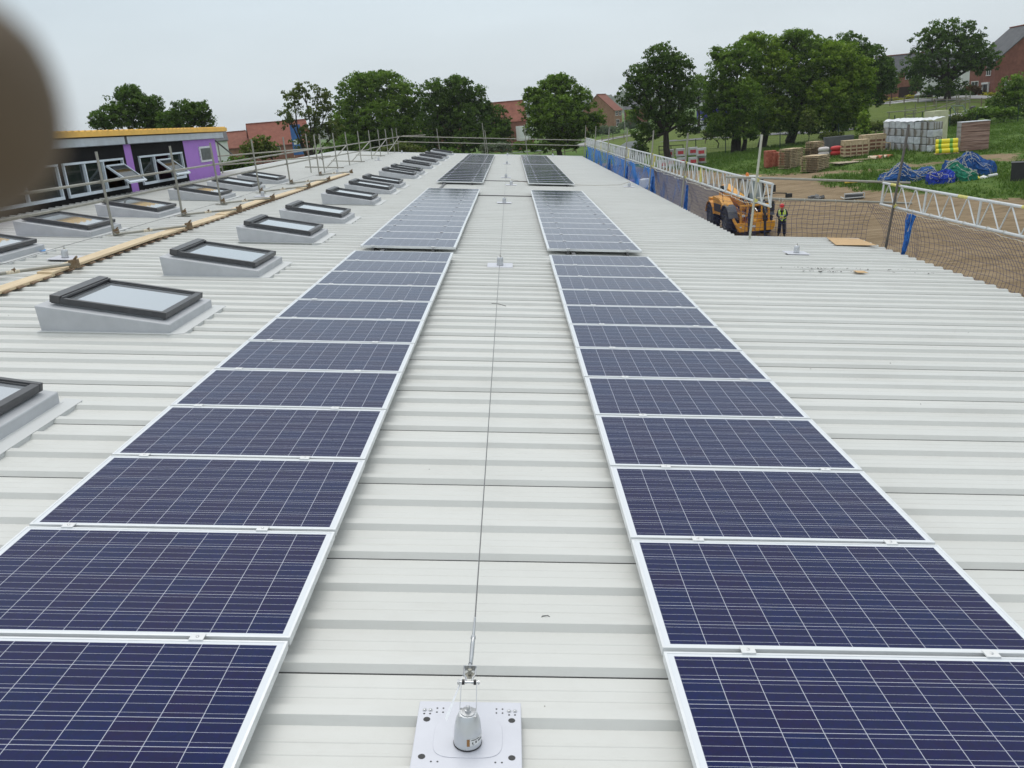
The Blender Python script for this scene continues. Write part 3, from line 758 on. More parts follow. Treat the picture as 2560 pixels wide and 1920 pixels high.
for a, b, lab, yv in [(13.68, 28.2, 'lattice beam edge rail nearest the telehandler, above the fine blue net', (20.1, 27.75)), (28.25, 42.1, 'middle lattice beam of the far right edge rail, above the bright blue netting', (34.6,)), (42.15, 56.1, 'farthest lattice beam at the back right corner of the roof', (46.,))]:
    lattice(5.10, a, b, lab, yv)
lb = lattice(7.66, -.5, 14.75, 'nearest lattice beam at the right margin, above the open mesh safety net', ())
mb = MB()
for y in (12.0, 10.1, 8.0): mb.tube((0, y - .16, .42), (0, y + .16, .42), .026, 10)
mb.tube((0, 14.6, .42), (0, 14.85, .42), .028, 10)
mb.build('yellow_mark', yel, lb)
for z, x0, x1, lab in ((1.075, 4.55, 8.4, 'upper scaffold tube bridging the notch between the two lattice rails'), (.655, 5.25, 8.5, 'lower scaffold tube bridging the roof notch, holding the net by white ties')):
    mb = MB(); mb.tube(RP(x0, 15.22, z + .01), RP(x1, 15.18, z - .03), TR, 12); tag(mb.build('scaffold_tube', galv, None, smooth=True), lab, 'scaffold tube')
# white ties
tie = mat('rope_white', (.55, .54, .48), .9)
mb = MB()
def ring(mb, c, r=.034, ax='y'):
    pts = []
    for i in range(9):
        a = i * math.pi / 4
        pts.append(Vector(c) + (Vector((0, math.cos(a), math.sin(a))) if ax == 'x' else Vector((math.cos(a), 0, math.sin(a)))) * r)
    mb.path(pts, .006, 5)
for x in (5.72, 5.79, 6.25, 6.9, 7.3, 7.37):
    ring(mb, RP(x, 15.2, .64), .032, 'x')
y = 1.0
while y < 14.6:
    ring(mb, RP(7.66, y, .635)); 
    y += random.uniform(.45, .75)
y = 15.5
while y < 55:
    ring(mb, RP(5.10, y, .635)); y += random.uniform(.4, .8)
tag(mb.build('rope_ties', tie, None), 'white rope ties fixing the nets to the edge rails', 'rope ties', None, 'stuff')
# loose white rope lying along the lower chord
mb = MB(); pts = [RP(7.64 + random.uniform(-.03, .03), y, .605 - .03 * abs(math.sin(y * 2.1)) + random.uniform(-.008, .008)) for y in np.arange(.5, 14.6, .12)]
mb.path(pts, .004, 5); tag(mb.build('white_rope', tie, None), 'loose white rope hanging along the near lattice beam', 'rope')
mb = MB(); pts = [RP(5.07 + random.uniform(-.05, .05), y, .60 - .04 * abs(math.sin(y * 1.7)) + random.uniform(-.015, .01)) for y in np.arange(15.0, 56, .16)]
mb.path(pts, .006, 4); tag(mb.build('white_rope', tie, None), 'loose white rope hanging along the far right lattice rail', 'rope')

# ------------------------------------------------------------------ nets
netblue = mat('net_cord', (.022, .035, .13), .8)
def net(fn, nu, nv, r, name, lab, m=netblue, sub=1):
    mb = MB()
    for i in range(nu + 1):
        mb.path([fn(i / nu, j / nv) for j in range(nv + 1)], r, 3)
    for j in range(nv + 1):
        mb.path([fn(i / nu, j / nv) for i in range(nu + 1)], r, 3)
    return tag(mb.build(name, m, None), lab, 'safety net')
def wob(a, b, s): return s * (math.sin(a * 1.1 + b * 1.3) + .5 * math.sin(a * 2.7 - b * 2.1 + 1) + .12 * math.sin(a * 6.3 + b * 4))
def f_near(u, v):
    y = 15.25 - u * 15.4; g = .12 * math.sin(u * 40) * (1 - v)
    x = 7.66 + .30 * math.sin(v * 2.6) + wob(y, v * 3, .035) + .10 * v
    z = .61 - v * 1.10 - .035 * abs(math.sin(y * 2.3)) * (1 - v)
    bunch = math.exp(-((y - 13.25) / .35) ** 2) * min(1, v * 1.2 + .35)
    yy = y + (13.25 - y) * .55 * bunch
    return RP(x - .12 * bunch, yy + .09 * wob(v * 3, y, .6), z)
net(f_near, 140, 11, .0028, 'safety_net', 'open mesh dark blue safety net hanging from the near lattice beam')
def f_notch(u, v):
    x = 5.12 + u * 2.6
    return RP(x + wob(v * 4, x * 2, .014), 15.26 + .10 * math.sin(v * 2.8) + wob(x * 2, v * 3, .02), .63 - v * .95 - .02 * abs(math.sin(x * 5)))
net(f_notch, 24, 10, .0034, 'safety_net', 'open mesh net across the roof notch beside the telehandler')
def f_mid(u, v):
    y = 15.3 + u * 13.5; x = 5.14 + .16 * math.sin(v * 2.6) + wob(y, v * 3, .03)
    bunch = math.exp(-((y - 22.2) / .4) ** 2) * min(1, v * 1.2 + .3)
    return RP(x, y + (22.2 - y) * .55 * bunch + wob(v * 3, y, .03), .61 - v * 1.1 - .03 * abs(math.sin(y * 2)))
net(f_mid, 130, 11, .0027, 'safety_net', 'fine blue safety net hanging in front of the gravel left of the telehandler')
# debris netting: a semi open woven sheet
dn = bpy.data.materials.new('debris_net'); dn.use_nodes = True; t = dn.node_tree; b = t.nodes['Principled BSDF']
b.inputs['Base Color'].default_value = (.03, .20, .62, 1); b.inputs['Roughness'].default_value = .8
geo = N('ShaderNodeNewGeometry', t); n = N('ShaderNodeTexNoise', t); n.inputs['Scale'].default_value = .8; n.inputs['Detail'].default_value = 6
t.links.new(geo.outputs['Position'], n.inputs[0])
r_ = N('ShaderNodeMapRange', t); r_.inputs[1].default_value = .32; r_.inputs[2].default_value = .62; r_.inputs[3].default_value = .16; r_.inputs[4].default_value = .88
t.links.new(n.outputs['Fac'], r_.inputs[0]); t.links.new(r_.outputs[0], b.inputs['Alpha'])
def sheetnet(y0, y1, lab, amp=.10, seed=0, mm=dn, x0=5.2):
    nu, nv = int((y1 - y0) * 5), 10; vs = []; fs = []
    for i in range(nu + 1):
        for j in range(nv + 1):
            u = i / nu; v = j / nv; y = y0 + u * (y1 - y0)
            x = x0 + .10 * math.sin(v * 2.6) + wob(y * 1.3 + seed, v * 2, amp * .5) + .05 * math.sin(y * 7.1 + seed + v * 2) * v + .03 * math.sin(y * 13.7 + v * 5)
            z = .60 - v * 1.1 - .06 * abs(math.sin(y * 1.5 + seed)) * (1 - v)
            vs.append(RP(x, y, z))
    for i in range(nu):
        for j in range(nv):
            a = i * (nv + 1) + j; fs.append((a, a + 1, a + nv + 2, a + nv + 1))
    mb = MB(); mb.add(vs, fs); return tag(mb.build('debris_netting', mm, None, smooth=True), lab, 'netting', 'blue debris netting along the far right edge')
dn2 = dn.copy(); dn2.name = 'debris_net_faint'; _p = dn2.node_tree.nodes['Principled BSDF'].inputs['Alpha']
dn2.node_tree.links.remove(_p.links[0]); _p.default_value = .2
sheetnet(22.3, 28.6, 'faint blue netting sheet nearest the telehandler on the right edge', seed=3, x0=5.26, mm=dn2)
sheetnet(28.2, 35.2, 'blue debris netting sheet between the third and fourth right hand poles', seed=1, amp=.2)
sheetnet(35.0, 42.2, 'blue debris netting sheet between the fourth and fifth right hand poles', seed=2)
sheetnet(42.0, 49.2, 'bright blue debris netting sheet between the fifth and sixth right hand poles', seed=5)
sheetnet(49.0, 56.2, 'farthest bright blue debris netting sheet at the back right corner', seed=7)
# bundles of blue net hanging at the poles
bun = mat('bundle_blue', (.01, .05, .24), .85, 0, 0, 14, .01, 30, col2=(.03, .20, .62))
def bundle(x, y, z0, z1, w_, lab, rope=False):
    r = random.Random(int(y * 10)); mb = MB()
    for i in range(40):
        a = r.uniform(0, 6.28); rr = w_ * r.uniform(.15, 1)
        pts = []
        for k in range(7):
            f = k / 6; z = z0 + (z1 - z0) * f; sp = (.95 - .75 * f + .25 * math.sin(f * 9 + i)) if rope else (.25 + .85 * f)
            pts.append(RP(x + math.cos(a) * rr * .5 * sp + r.uniform(-.008, .008), y + math.sin(a) * rr * sp + r.uniform(-.03, .03) + (.10 * f if rope else 0), z + r.uniform(-.02, .02)))
        mb.path(pts, w_ * .085, 4, 1 if (rope and i % 4 == 0) else 0)
    return tag(mb.build('net_bundle', [bun, tie], None), lab, 'net bundle', 'bunched blue nets hanging at the poles')
bundle(7.62, 13.2, .58, -.22, .13, 'bunched blue net with white rope hanging beside the dark scaffold pole', True)
bundle(5.18, 22.15, .42, -.45, .12, 'bunched blue net hanging at the second pole left of the telehandler')
for y, n_ in ((28.2, 'third'), (35.15, 'fourth'), (42.1, 'fifth'), (55.7, 'last')): bundle(5.16, y, .3, -.45, .13, f'bunched blue net hanging at the {n_} right hand scaffold pole')
# ------------------------------------------------------------------ terrain: one sheet through surveyed points
GZ = -5.2
ctrl = []
for x, y in [(-60, -40), (0, -60), (80, -40), (-80, 20), (-40, 60), (10, 25), (14.6, 44.2), (20, 30), (30, 20), (35, 45), (25, 60), (13, 67), (5, 80), (-30, 100), (60, 20), (60, 50), (10, 50)]:
    ctrl.append((x, y, GZ + (.4 if x > 50 else 0)))
for u, v, d in [(1978, 419, 88), (2036, 426, 84), (2204, 374, 92), (2331, 383, 88), (2400, 374, 89), (2261, 458, 70), (2542, 451, 69), (2442, 305, 128), (2374, 311, 126), (2305, 301, 138),
                (2096, 348, 118), (1740, 386, 116), (1675, 385, 119), (1850, 370, 122), (1395, 388, 140), (2370, 240, 166), (2470, 240, 178), (2280, 262, 156), (1800, 338, 150), (1560, 345, 185),
                (1540, 320, 262), (2240, 250, 205), (1715, 412, 100), (1560, 402, 112), (2550, 250, 160), (1950, 300, 170)]:
    p = at_d(u, v, d); ctrl.append((p.x, p.y, p.z))
for x, y, z in [(-90, 240, -5.5), (-40, 200, -5.2), (-140, 200, -5.5), (-60, 330, -5.5), (30, 330, -3), (100, 330, -1.0), (190, 260, 1.0), (190, 120, .0), (-250, 100, -5.5), (-200, 400, -6), (200, 420, 0), (0, 450, -4), (150, -40, -2), (-150, -80, -5.5)]:
    ctrl.append((x, y, z))
CP = np.array(ctrl); CX = CP[:, :2] / 50.
def tps(r): return np.where(r > 1e-9, r * r * np.log(np.maximum(r, 1e-9)), 0)
_n = len(CP); K = tps(np.linalg.norm(CX[:, None] - CX[None], axis=2)) + np.eye(_n) * .002
Pm = np.hstack([np.ones((_n, 1)), CX]); A_ = np.block([[K, Pm], [Pm.T, np.zeros((3, 3))]])
SOL = np.linalg.solve(A_, np.concatenate([CP[:, 2], np.zeros(3)]))
def terr_np(X, Y):
    Q = np.stack([np.ravel(X), np.ravel(Y)], 1)
    out_ = np.zeros(len(Q))
    for s in range(0, len(Q), 20000):
        q = Q[s:s + 20000] / 50.
        R_ = np.linalg.norm(q[:, None] - CX[None], axis=2)
        out_[s:s + 20000] = tps(R_) @ SOL[:_n] + SOL[_n] + q @ SOL[_n + 1:]
    far = np.clip((np.hypot(Q[:, 0] - 20, Q[:, 1] - 120) - 230) / 250, 0, 1); far = far * far * (3 - 2 * far)
    out_ = out_ * (1 - far) + (-4.0) * far
    return out_.reshape(np.shape(X))
def terr(x, y): return float(terr_np(np.array([x]), np.array([y]))[0])
def on_terrain(u, v, dmin=30, dmax=420):
    r = ray(u, v); h = math.hypot(r.x, r.y); ds = np.arange(dmin, dmax, .5)
    X = CW.x + r.x / h * ds; Y = CW.y + r.y / h * ds; Z = CW.z + r.z / h * ds; t_ = terr_np(X, Y)
    below = np.nonzero(Z < t_)[0]
    i = below[0] if len(below) else len(ds) - 1
    return Vector((X[i], Y[i], t_[i]))
def gp(u, v, d=None):                                   # place on the ground seen at pixel (u,v)
    if d is None: return on_terrain(u, v)
    p = at_d(u, v, d); return Vector((p.x, p.y, terr(p.x, p.y)))
_s = np.linspace(-1, 1, 331)
def warp(s, a, b): return a * s + b * np.sign(s) * np.abs(s) ** 5
gx = 30 + warp(_s, 135, 2300); gy = 90 + warp(_s, 150, 2300)
GX, GY = np.meshgrid(gx, gy, indexing='ij'); GZZ = terr_np(GX, GY)
bump_ = (np.sin(GX * .9 + GY * .4) * .03 + np.sin(GX * .33 - GY * .71) * .05 + rng.normal(0, .012, GX.shape)) * np.clip((np.hypot(GX - 5, GY - 20) - 5) / 30, .3, 1)
GZZ = GZZ + bump_
# soil masks: polygons on the ground
def poly_px(pts): return [(lambda p: (p.x, p.y))(on_terrain(u, v)) for u, v in pts]
def inside(poly, X, Y):
    r = np.zeros(X.shape, bool); n = len(poly)
    for i in range(n):
        x0, y0 = poly[i]; x1, y1 = poly[(i + 1) % n]
        c = ((y0 > Y) != (y1 > Y)) & (X < (x1 - x0) * (Y - y0) / ((y1 - y0) if abs(y1 - y0) > 1e-9 else 1e-9) + x0); r ^= c
    return r
dirt = inside([(-40, -60), (160, -60), (160, 10)] + poly_px([(2559, 498), (2400, 497), (2300, 478), (2180, 482), (2060, 462), (2030, 440), (2120, 428), (2060, 428), (1930, 438), (1800, 432), (1690, 424), (1600, 418), (1500, 408)]) + [(2, 110), (-40, 80)], GX, GY).astype(float)
dirt2 = inside(poly_px([(2190, 412), (2330, 404), (2420, 390), (2559, 382), (2559, 408), (2440, 402), (2300, 418)]), GX, GY).astype(float)
dirt3 = inside(poly_px([(1930, 442), (2060, 430), (2250, 420), (2330, 412), (2280, 424), (2100, 438)]), GX, GY).astype(float)
gravel = inside([(4, 15), (8.5, 15), (9.5, 40)] + poly_px([(1800, 560), (1800, 470), (1720, 445), (1640, 425), (1560, 415)]) + [(2, 110), (-5, 60)], GX, GY).astype(float)
dirt = np.maximum(dirt, np.maximum(dirt2 * .75, dirt3 * .7))
mown = inside(poly_px([(1480, 405), (1700, 390), (1860, 372), (2060, 355), (2200, 330), (2430, 300), (2559, 290), (2559, 232), (2300, 246), (2150, 262), (1900, 300), (1700, 310), (1480, 350)]), GX, GY).astype(float)
def blur(a, n):
    for _ in range(n):
        b_ = a.copy(); b_[1:-1, 1:-1] = (a[1:-1, 1:-1] * 4 + a[:-2, 1:-1] + a[2:, 1:-1] + a[1:-1, :-2] + a[1:-1, 2:]) / 8; a = b_
    return a
dirt = blur(dirt, 5); gravel = blur(gravel, 3); mown = blur(mown, 3)
n1 = len(gx); n2 = len(gy)
me = bpy.data.meshes.new('ground'); V3 = np.stack([GX, GY, GZZ], 2).reshape(-1, 3)
idx = np.arange(n1 * n2).reshape(n1, n2)
F = np.stack([idx[:-1, :-1], idx[1:, :-1], idx[1:, 1:], idx[:-1, 1:]], 2).reshape(-1, 4)
me.from_pydata(V3.tolist(), [], F.tolist())
at_ = me.color_attributes.new('soil', 'FLOAT_COLOR', 'POINT')
ca = np.ones((n1 * n2, 4), np.float32); ca[:, 0] = dirt.ravel(); ca[:, 1] = gravel.ravel(); ca[:, 2] = mown.ravel()
at_.data.foreach_set('color', ca.ravel())
me.polygons.foreach_set('use_smooth', [True] * len(me.polygons)); me.update()
gm = bpy.data.materials.new('ground'); gm.use_nodes = True; t = gm.node_tree; b = t.nodes['Principled BSDF']; b.inputs['Roughness'].default_value = .95; b.inputs['Specular IOR Level'].default_value = .15
at = N('ShaderNodeAttribute', t); at.attribute_name = 'soil'; sp_ = N('ShaderNodeSeparateColor', t); t.links.new(at.outputs['Color'], sp_.inputs[0])
geo = N('ShaderNodeNewGeometry', t)
def noise(sc, det=5, ro=.6, st=None):
    n = N('ShaderNodeTexNoise', t); n.inputs['Scale'].default_value = sc; n.inputs['Detail'].default_value = det; n.inputs['Roughness'].default_value = ro
    src = geo.outputs['Position']
    if st: m_ = N('ShaderNodeMapping', t); m_.inputs['Scale'].default_value = st; m_.inputs['Rotation'].default_value = (0, 0, .5); t.links.new(src, m_.inputs[0]); src = m_.outputs[0]
    t.links.new(src, n.inputs[0]); return n.outputs['Fac']
def cramp(f, stops):
    r = N('ShaderNodeValToRGB', t); e = r.color_ramp.elements
    e[0].position = stops[0][0]; e[0].color = (*stops[0][1], 1); e[1].position = stops[-1][0]; e[1].color = (*stops[-1][1], 1)
    for p, c in stops[1:-1]: k = e.new(p); k.color = (*c, 1)
    t.links.new(f, r.inputs[0]); return r.outputs[0]
def mixc(f, a, b_):
    m_ = N('ShaderNodeMix', t, data_type='RGBA')
    if isinstance(f, float): m_.inputs[0].default_value = f
    else: t.links.new(f, m_.inputs[0])
    t.links.new(a, m_.inputs[6]); t.links.new(b_, m_.inputs[7]); return m_.outputs[2]
rough_g = cramp(noise(.35, 8, .72), [(.30, (.050, .10, .018)), (.5, (.085, .15, .028)), (.62, (.12, .18, .040)), (.75, (.17, .16, .06))])
mown_g = cramp(noise(.5, 6, .6), [(.3, (.090, .13, .026)), (.7, (.13, .17, .040))])
dirt_c = cramp(math_(t, 'ADD', math_(t, 'MULTIPLY', noise(.5, 9, .75, (1, 2.2, 1)), .62), math_(t, 'MULTIPLY', noise(1.6, 6, .7, (.22, 2.6, 1)), .38)), [(.26, (.10, .072, .042)), (.42, (.20, .145, .085)), (.55, (.30, .225, .14)), (.66, (.37, .295, .195)), (.78, (.45, .39, .29))])
grav_c = cramp(noise(6, 9, .8), [(.3, (.09, .075, .065)), (.5, (.17, .145, .125)), (.68, (.29, .25, .215))])
edge = noise(.9, 8, .75)
def mask(ch, k=1.3):
    a = math_(t, 'ADD', ch, math_(t, 'MULTIPLY', math_(t, 'SUBTRACT', edge, .5), k))
    r = N('ShaderNodeMapRange', t, interpolation_type='SMOOTHSTEP'); r.inputs[1].default_value = .42; r.inputs[2].default_value = .58; t.links.new(a, r.inputs[0]); return r.outputs[0]
c = mixc(mask(sp_.outputs['Blue'], .3), rough_g, mown_g)
c = mixc(mask(sp_.outputs['Red'], 2.2), c, dirt_c); c = mixc(mask(sp_.outputs['Green'], .9), c, grav_c)
t.links.new(c, b.inputs['Base Color'])
bp = N('ShaderNodeBump', t); bp.inputs['Distance'].default_value = .12; t.links.new(noise(2.2, 9, .75, (1, 2.5, 1)), bp.inputs['Height']); t.links.new(bp.outputs[0], b.inputs['Normal'])
me.materials.append(gm); go = bpy.data.objects.new('ground', me); COL.objects.link(go); tag(go, 'brown building site earth and green grass rising to the right', 'ground', None, 'structure')

# paths and roads following the terrain
def strip(name, pts, w_, m, lab, lift=.05):
    vs = []; fs = []; P = [Vector((p[0], p[1])) for p in pts]; Q = []
    for a, b_ in zip(P[:-1], P[1:]):
        n = max(2, int((b_ - a).length / 3))
        for i in range(n): Q.append(a.lerp(b_, i / n))
    Q.append(P[-1])
    for i, q in enumerate(Q):
        d = (Q[min(i + 1, len(Q) - 1)] - Q[max(i - 1, 0)]).normalized(); nrm = Vector((-d.y, d.x))
        for s in (-1, -.5, 0, .5, 1):
            p = q + nrm * s * w_ / 2; vs.append((p.x, p.y, terr(p.x, p.y) + lift))
    for i in range(len(Q) - 1):
        for k in range(4): a = i * 5 + k; fs.append((a, a + 1, a + 6, a + 5))
    mb = MB(); mb.add(vs, fs); return tag(mb.build(name, m, None, smooth=True), lab, 'path', None, 'structure')
asph = mat('asphalt', (.13, .13, .135), .85, 0, .12, .6); concr = mat('pale_path', (.30, .30, .30), .85, 0, .08, .6)
def px2(pts): return [(lambda p: (p.x, p.y))(on_terrain(u, v)) for u, v in pts]
strip('path', px2([(1660, 354), (1740, 349), (1840, 343), (1960, 334), (2080, 330), (2140, 322)]), 3.0, asph, 'grey park path under the trees', .06)
strip('path', px2([(2300, 308), (2380, 292), (2420, 283), (2460, 272), (2559, 262)]), 3.0, concr, 'pale path past the litter bin and climbing frame', .06)
strip('road', px2([(2130, 270), (2200, 259), (2300, 251), (2400, 246), (2559, 238)]), 6.0, concr, 'pale road in front of the right hand houses', .06)
strip('road', px2([(1440, 366), (1500, 352), (1570, 340), (1640, 330), (1740, 308), (1820, 290)]), 5.5, concr, 'pale road beyond the trees below the brick house', .06)
strip('path', px2([(1220, 392), (1300, 381), (1400, 374), (1460, 366)]), 3.0, asph, 'brown path beyond the far end of the roof', .06)

# distant wooded hills
hm = mat('far_wood', (.035, .055, .03), .95, 0, 0, .012, 0, 20, col2=(.07, .09, .045), detail=8)
def hill(pts, d, lab, thick=120):
    P = []
    for (u0, v0), (u1, v1) in zip(pts[:-1], pts[1:]):
        n = max(2, int(abs(u1 - u0) / 4))
        for i in range(n): f = i / n; P.append((u0 + (u1 - u0) * f, v0 + (v1 - v0) * f))
    P.append(pts[-1]); vs = []; rows = 7; r = random.Random(3)
    for (u, v) in P:
        q = at_d(u, v, d); j = r.uniform(-1, 1) * 2.0 * d / 1400 + 3.5 * d / 1400 * math.sin(u * .11) * math.sin(u * .037)
        base = Vector((q.x, q.y, 0)); dirn = Vector((q.x - CW.x, q.y - CW.y, 0)).normalized()
        for k in range(rows):
            f = k / (rows - 1); off = (f - .5) * 2 * thick
            h = (q.z + j + 8) * (1 - ((f - .5) * 2) ** 2) ** .6 - 8 + (r.uniform(-1.5, 1.5) if 0 < k < rows - 1 else -4)
            vs.append(base + dirn * (off + thick) + Vector((0, 0, h)))
    fs = []
    for i in range(len(P) - 1):
        for k in range(rows - 1): a = i * rows + k; fs.append((a, a + rows, a + rows + 1, a + 1))
    mb = MB(); mb.add(vs, fs); return tag(mb.build('hills', hm, None, smooth=True), lab, 'hill', None, 'structure')
hill([(380, 362), (540, 336), (620, 326), (680, 322), (760, 318), (900, 300), (1100, 280), (1258, 262), (1330, 254), (1440, 246), (1500, 236), (1560, 228), (1700, 214), (1900, 190), (2150, 158), (2240, 144), (2290, 138), (2420, 140), (2560, 130), (2700, 120)], 1500, 'hazy blue wooded hills along the horizon', 150)
mb_ = None

# ------------------------------------------------------------------ trees
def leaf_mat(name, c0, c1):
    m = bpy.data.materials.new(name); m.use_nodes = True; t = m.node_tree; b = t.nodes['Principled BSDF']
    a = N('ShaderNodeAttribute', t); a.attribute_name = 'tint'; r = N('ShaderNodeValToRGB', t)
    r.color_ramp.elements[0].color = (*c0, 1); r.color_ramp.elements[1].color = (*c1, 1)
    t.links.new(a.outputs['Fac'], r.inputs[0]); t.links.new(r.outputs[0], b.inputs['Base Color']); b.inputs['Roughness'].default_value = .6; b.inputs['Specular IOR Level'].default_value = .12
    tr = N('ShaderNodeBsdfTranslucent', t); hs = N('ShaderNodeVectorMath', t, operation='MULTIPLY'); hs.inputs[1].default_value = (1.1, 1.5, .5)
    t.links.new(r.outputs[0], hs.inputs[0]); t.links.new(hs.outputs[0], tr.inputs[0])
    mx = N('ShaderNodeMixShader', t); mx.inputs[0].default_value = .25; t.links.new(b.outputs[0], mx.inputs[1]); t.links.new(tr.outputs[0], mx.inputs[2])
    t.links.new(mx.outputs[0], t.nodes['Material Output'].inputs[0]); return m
LM = {'mid': leaf_mat('leaf_mid', (.040, .080, .012), (.17, .26, .04)), 'dark': leaf_mat('leaf_dark', (.026, .055, .012), (.11, .18, .034)),
      'bright': leaf_mat('leaf_bright', (.055, .105, .012), (.23, .32, .04)), 'yellow': leaf_mat('leaf_yellow', (.20, .19, .02), (.48, .42, .04)), 'grey': leaf_mat('leaf_grey', (.09, .12, .08), (.19, .23, .16)),
      'olive': leaf_mat('leaf_olive', (.05, .075, .018), (.14, .17, .04)), 'rust': leaf_mat('leaf_rust', (.06, .035, .02), (.13, .08, .04))}
bark = mat('bark', (.030, .025, .018), .9, 0, .3, 3)
def foliage(name, lobes, m, parent, org, leaf=.30, dens=1.0, clump=.75, fill=.35, seed=0, up=0):
    g = np.random.default_rng(seed + 11); C_ = []; S_ = []; Tn = []
    for (c, r3) in lobes:
        c = np.array(c); r3 = np.array(r3); area = 4 * math.pi * ((r3[0] * r3[1]) ** 1.6 + (r3[0] * r3[2]) ** 1.6 + (r3[1] * r3[2]) ** 1.6) ** (1 / 1.6) / 3 ** (1 / 1.6)
        nc = max(6, int(area / (clump ** 2) * 1.7 * dens))
        d = g.normal(size=(nc, 3)); d /= np.linalg.norm(d, axis=1)[:, None]
        d[:, 2] = np.where(d[:, 2] < -.75, -d[:, 2], d[:, 2])
        rr = 1 - np.abs(g.normal(0, .22 + fill * .35, nc)) * (g.random(nc) < .8) * 1.0; rr = np.clip(rr, .1, 1.1); rr += g.normal(0, .05, nc); k = g.random(nc) < .05; rr[k] += g.uniform(.04, .12, k.sum())
        cc = c + d * r3 * rr[:, None]; C_.append(cc); S_.append(g.uniform(.5, 1.25, nc) * clump * .5); Tn.append(np.clip(g.normal(.40, .24, nc) + .42 * d[:, 2], 0, 1))  # tint rises towards lobe tops: daylight from above put into the leaf colour
    C_ = np.concatenate(C_); S_ = np.concatenate(S_); Tn = np.concatenate(Tn)
    per = max(5, int((clump / leaf) ** 2 * 3.0)); n = len(C_) * per
    cen = np.repeat(C_, per, 0); sg = np.repeat(S_, per); tn = np.repeat(Tn, per)
    off = g.normal(size=(n, 3)); off /= np.maximum(np.linalg.norm(off, axis=1), 1e-6)[:, None]; off *= (g.random(n) ** .45)[:, None]
    pos = cen + off * sg[:, None] * np.array([1.15, 1.15, .8])
    nr = off + g.normal(0, .6, (n, 3)) + np.array([0, 0, .45]); nr /= np.linalg.norm(nr, axis=1)[:, None]
    a = np.cross(nr, g.normal(size=(n, 3))); a /= np.maximum(np.linalg.norm(a, axis=1), 1e-6)[:, None]; b_ = np.cross(nr, a)
    sz = leaf * g.uniform(.55, 1.2, n)[:, None] * .5; asp = g.uniform(.5, .9, n)[:, None]
    q = np.stack([pos - a * sz, pos - b_ * sz * asp, pos + a * sz, pos + b_ * sz * asp], 1).reshape(-1, 3) - np.array(org)
    me = bpy.data.meshes.new(name); me.vertices.add(4 * n); me.vertices.foreach_set('co', q.ravel().astype(np.float32))
    me.loops.add(4 * n); me.loops.foreach_set('vertex_index', np.arange(4 * n, dtype=np.int32))
    me.polygons.add(n); me.polygons.foreach_set('loop_start', np.arange(0, 4 * n, 4, dtype=np.int32)); me.polygons.foreach_set('loop_total', np.full(n, 4, np.int32))
    me.update(calc_edges=True)
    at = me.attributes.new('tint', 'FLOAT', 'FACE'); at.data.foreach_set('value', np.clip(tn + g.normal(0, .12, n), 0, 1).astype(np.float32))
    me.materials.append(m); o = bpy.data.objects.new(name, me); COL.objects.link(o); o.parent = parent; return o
def tree(lab, base, lobes_px, d, kind='mid', leaf=.30, dens=1., clump=.85, trunk=.35, seed=0, cat='tree', name='tree', fill=.4, group=None, squash=1.0, limbs=True, stems=1):
    """lobes_px: (u, v, ru, rv, extra depth) sizes in pixels at distance d"""
    r = random.Random(seed + 3); B = gp(*base) if isinstance(base, tuple) and len(base) < 4 else Vector(base[:3])
    k = d / FPX
    lobes = []
    for L_ in lobes_px:
        u, v, ru, rv, dd = L_; c = at_d(u, v, d + dd); rx = ru * k * (d + dd) / d; rz = rv * k * (d + dd) / d
        lobes.append(((c.x, c.y, c.z), (rx, min(rx, (rx + rz) / 2 * 1.1) * squash, rz)))
    tr = thing(name, lab, cat, tuple(B), (0, 0, 0), group)
    if limbs:
        mb = MB(); top = Vector(max(lobes, key=lambda l: l[1][0] * l[1][2])[0])
        for s in range(stems):
            ox = Vector((r.uniform(-.5, .5), r.uniform(-.3, .3), 0)) * (stems > 1) * 2
            b0 = ox; t1 = (top - B); mid = b0 + Vector((t1.x * .25 + r.uniform(-.3, .3), t1.y * .25, t1.z * .45))
            mb.path([b0 - Vector((0, 0, .4)), b0 + Vector((0, 0, .3)), b0.lerp(mid, .5) + Vector((r.uniform(-.2, .2), 0, 0)), mid], [trunk * 1.35, trunk * 1.05, trunk * .85, trunk * .65], 9)
            for (c, r3) in lobes:
                e_ = Vector(c) - B; m1 = mid.lerp(e_, .55) + Vector((r.uniform(-.5, .5), r.uniform(-.5, .5), r.uniform(-.2, .6)))
                mb.path([mid - Vector((0, 0, .2)), m1, e_], [trunk * .5, trunk * .3, trunk * .14], 6)
                for q in range(4):
                    dv = Vector((r.uniform(-1, 1), r.uniform(-1, 1), r.uniform(-.4, .9))).normalized(); tip = e_ + Vector((dv.x * r3[0], dv.y * r3[1], dv.z * r3[2])) * .85
                    mb.path([m1.lerp(e_, .6), (m1.lerp(e_, .6)).lerp(tip, .5) + Vector((r.uniform(-.3, .3), 0, r.uniform(0, .4))), tip], [trunk * .16, trunk * .1, trunk * .04], 5)
        mb.build('trunk', bark, tr)
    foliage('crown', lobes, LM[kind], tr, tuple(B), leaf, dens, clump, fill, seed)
    return tr
TG = 'trees beyond the building site'
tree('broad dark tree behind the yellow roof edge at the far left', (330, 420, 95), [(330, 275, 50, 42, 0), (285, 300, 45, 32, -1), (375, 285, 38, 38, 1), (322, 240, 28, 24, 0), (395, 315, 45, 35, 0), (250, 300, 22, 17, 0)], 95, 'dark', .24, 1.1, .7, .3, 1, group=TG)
tree('rounder tree right of the tallest one behind the yellow roof edge', (470, 420, 92), [(470, 290, 38, 34, 0), (500, 280, 26, 26, 0), (440, 315, 40, 32, 0), (512, 308, 20, 22, 0)], 92, 'dark', .24, 1.1, .7, .28, 2, group=TG)
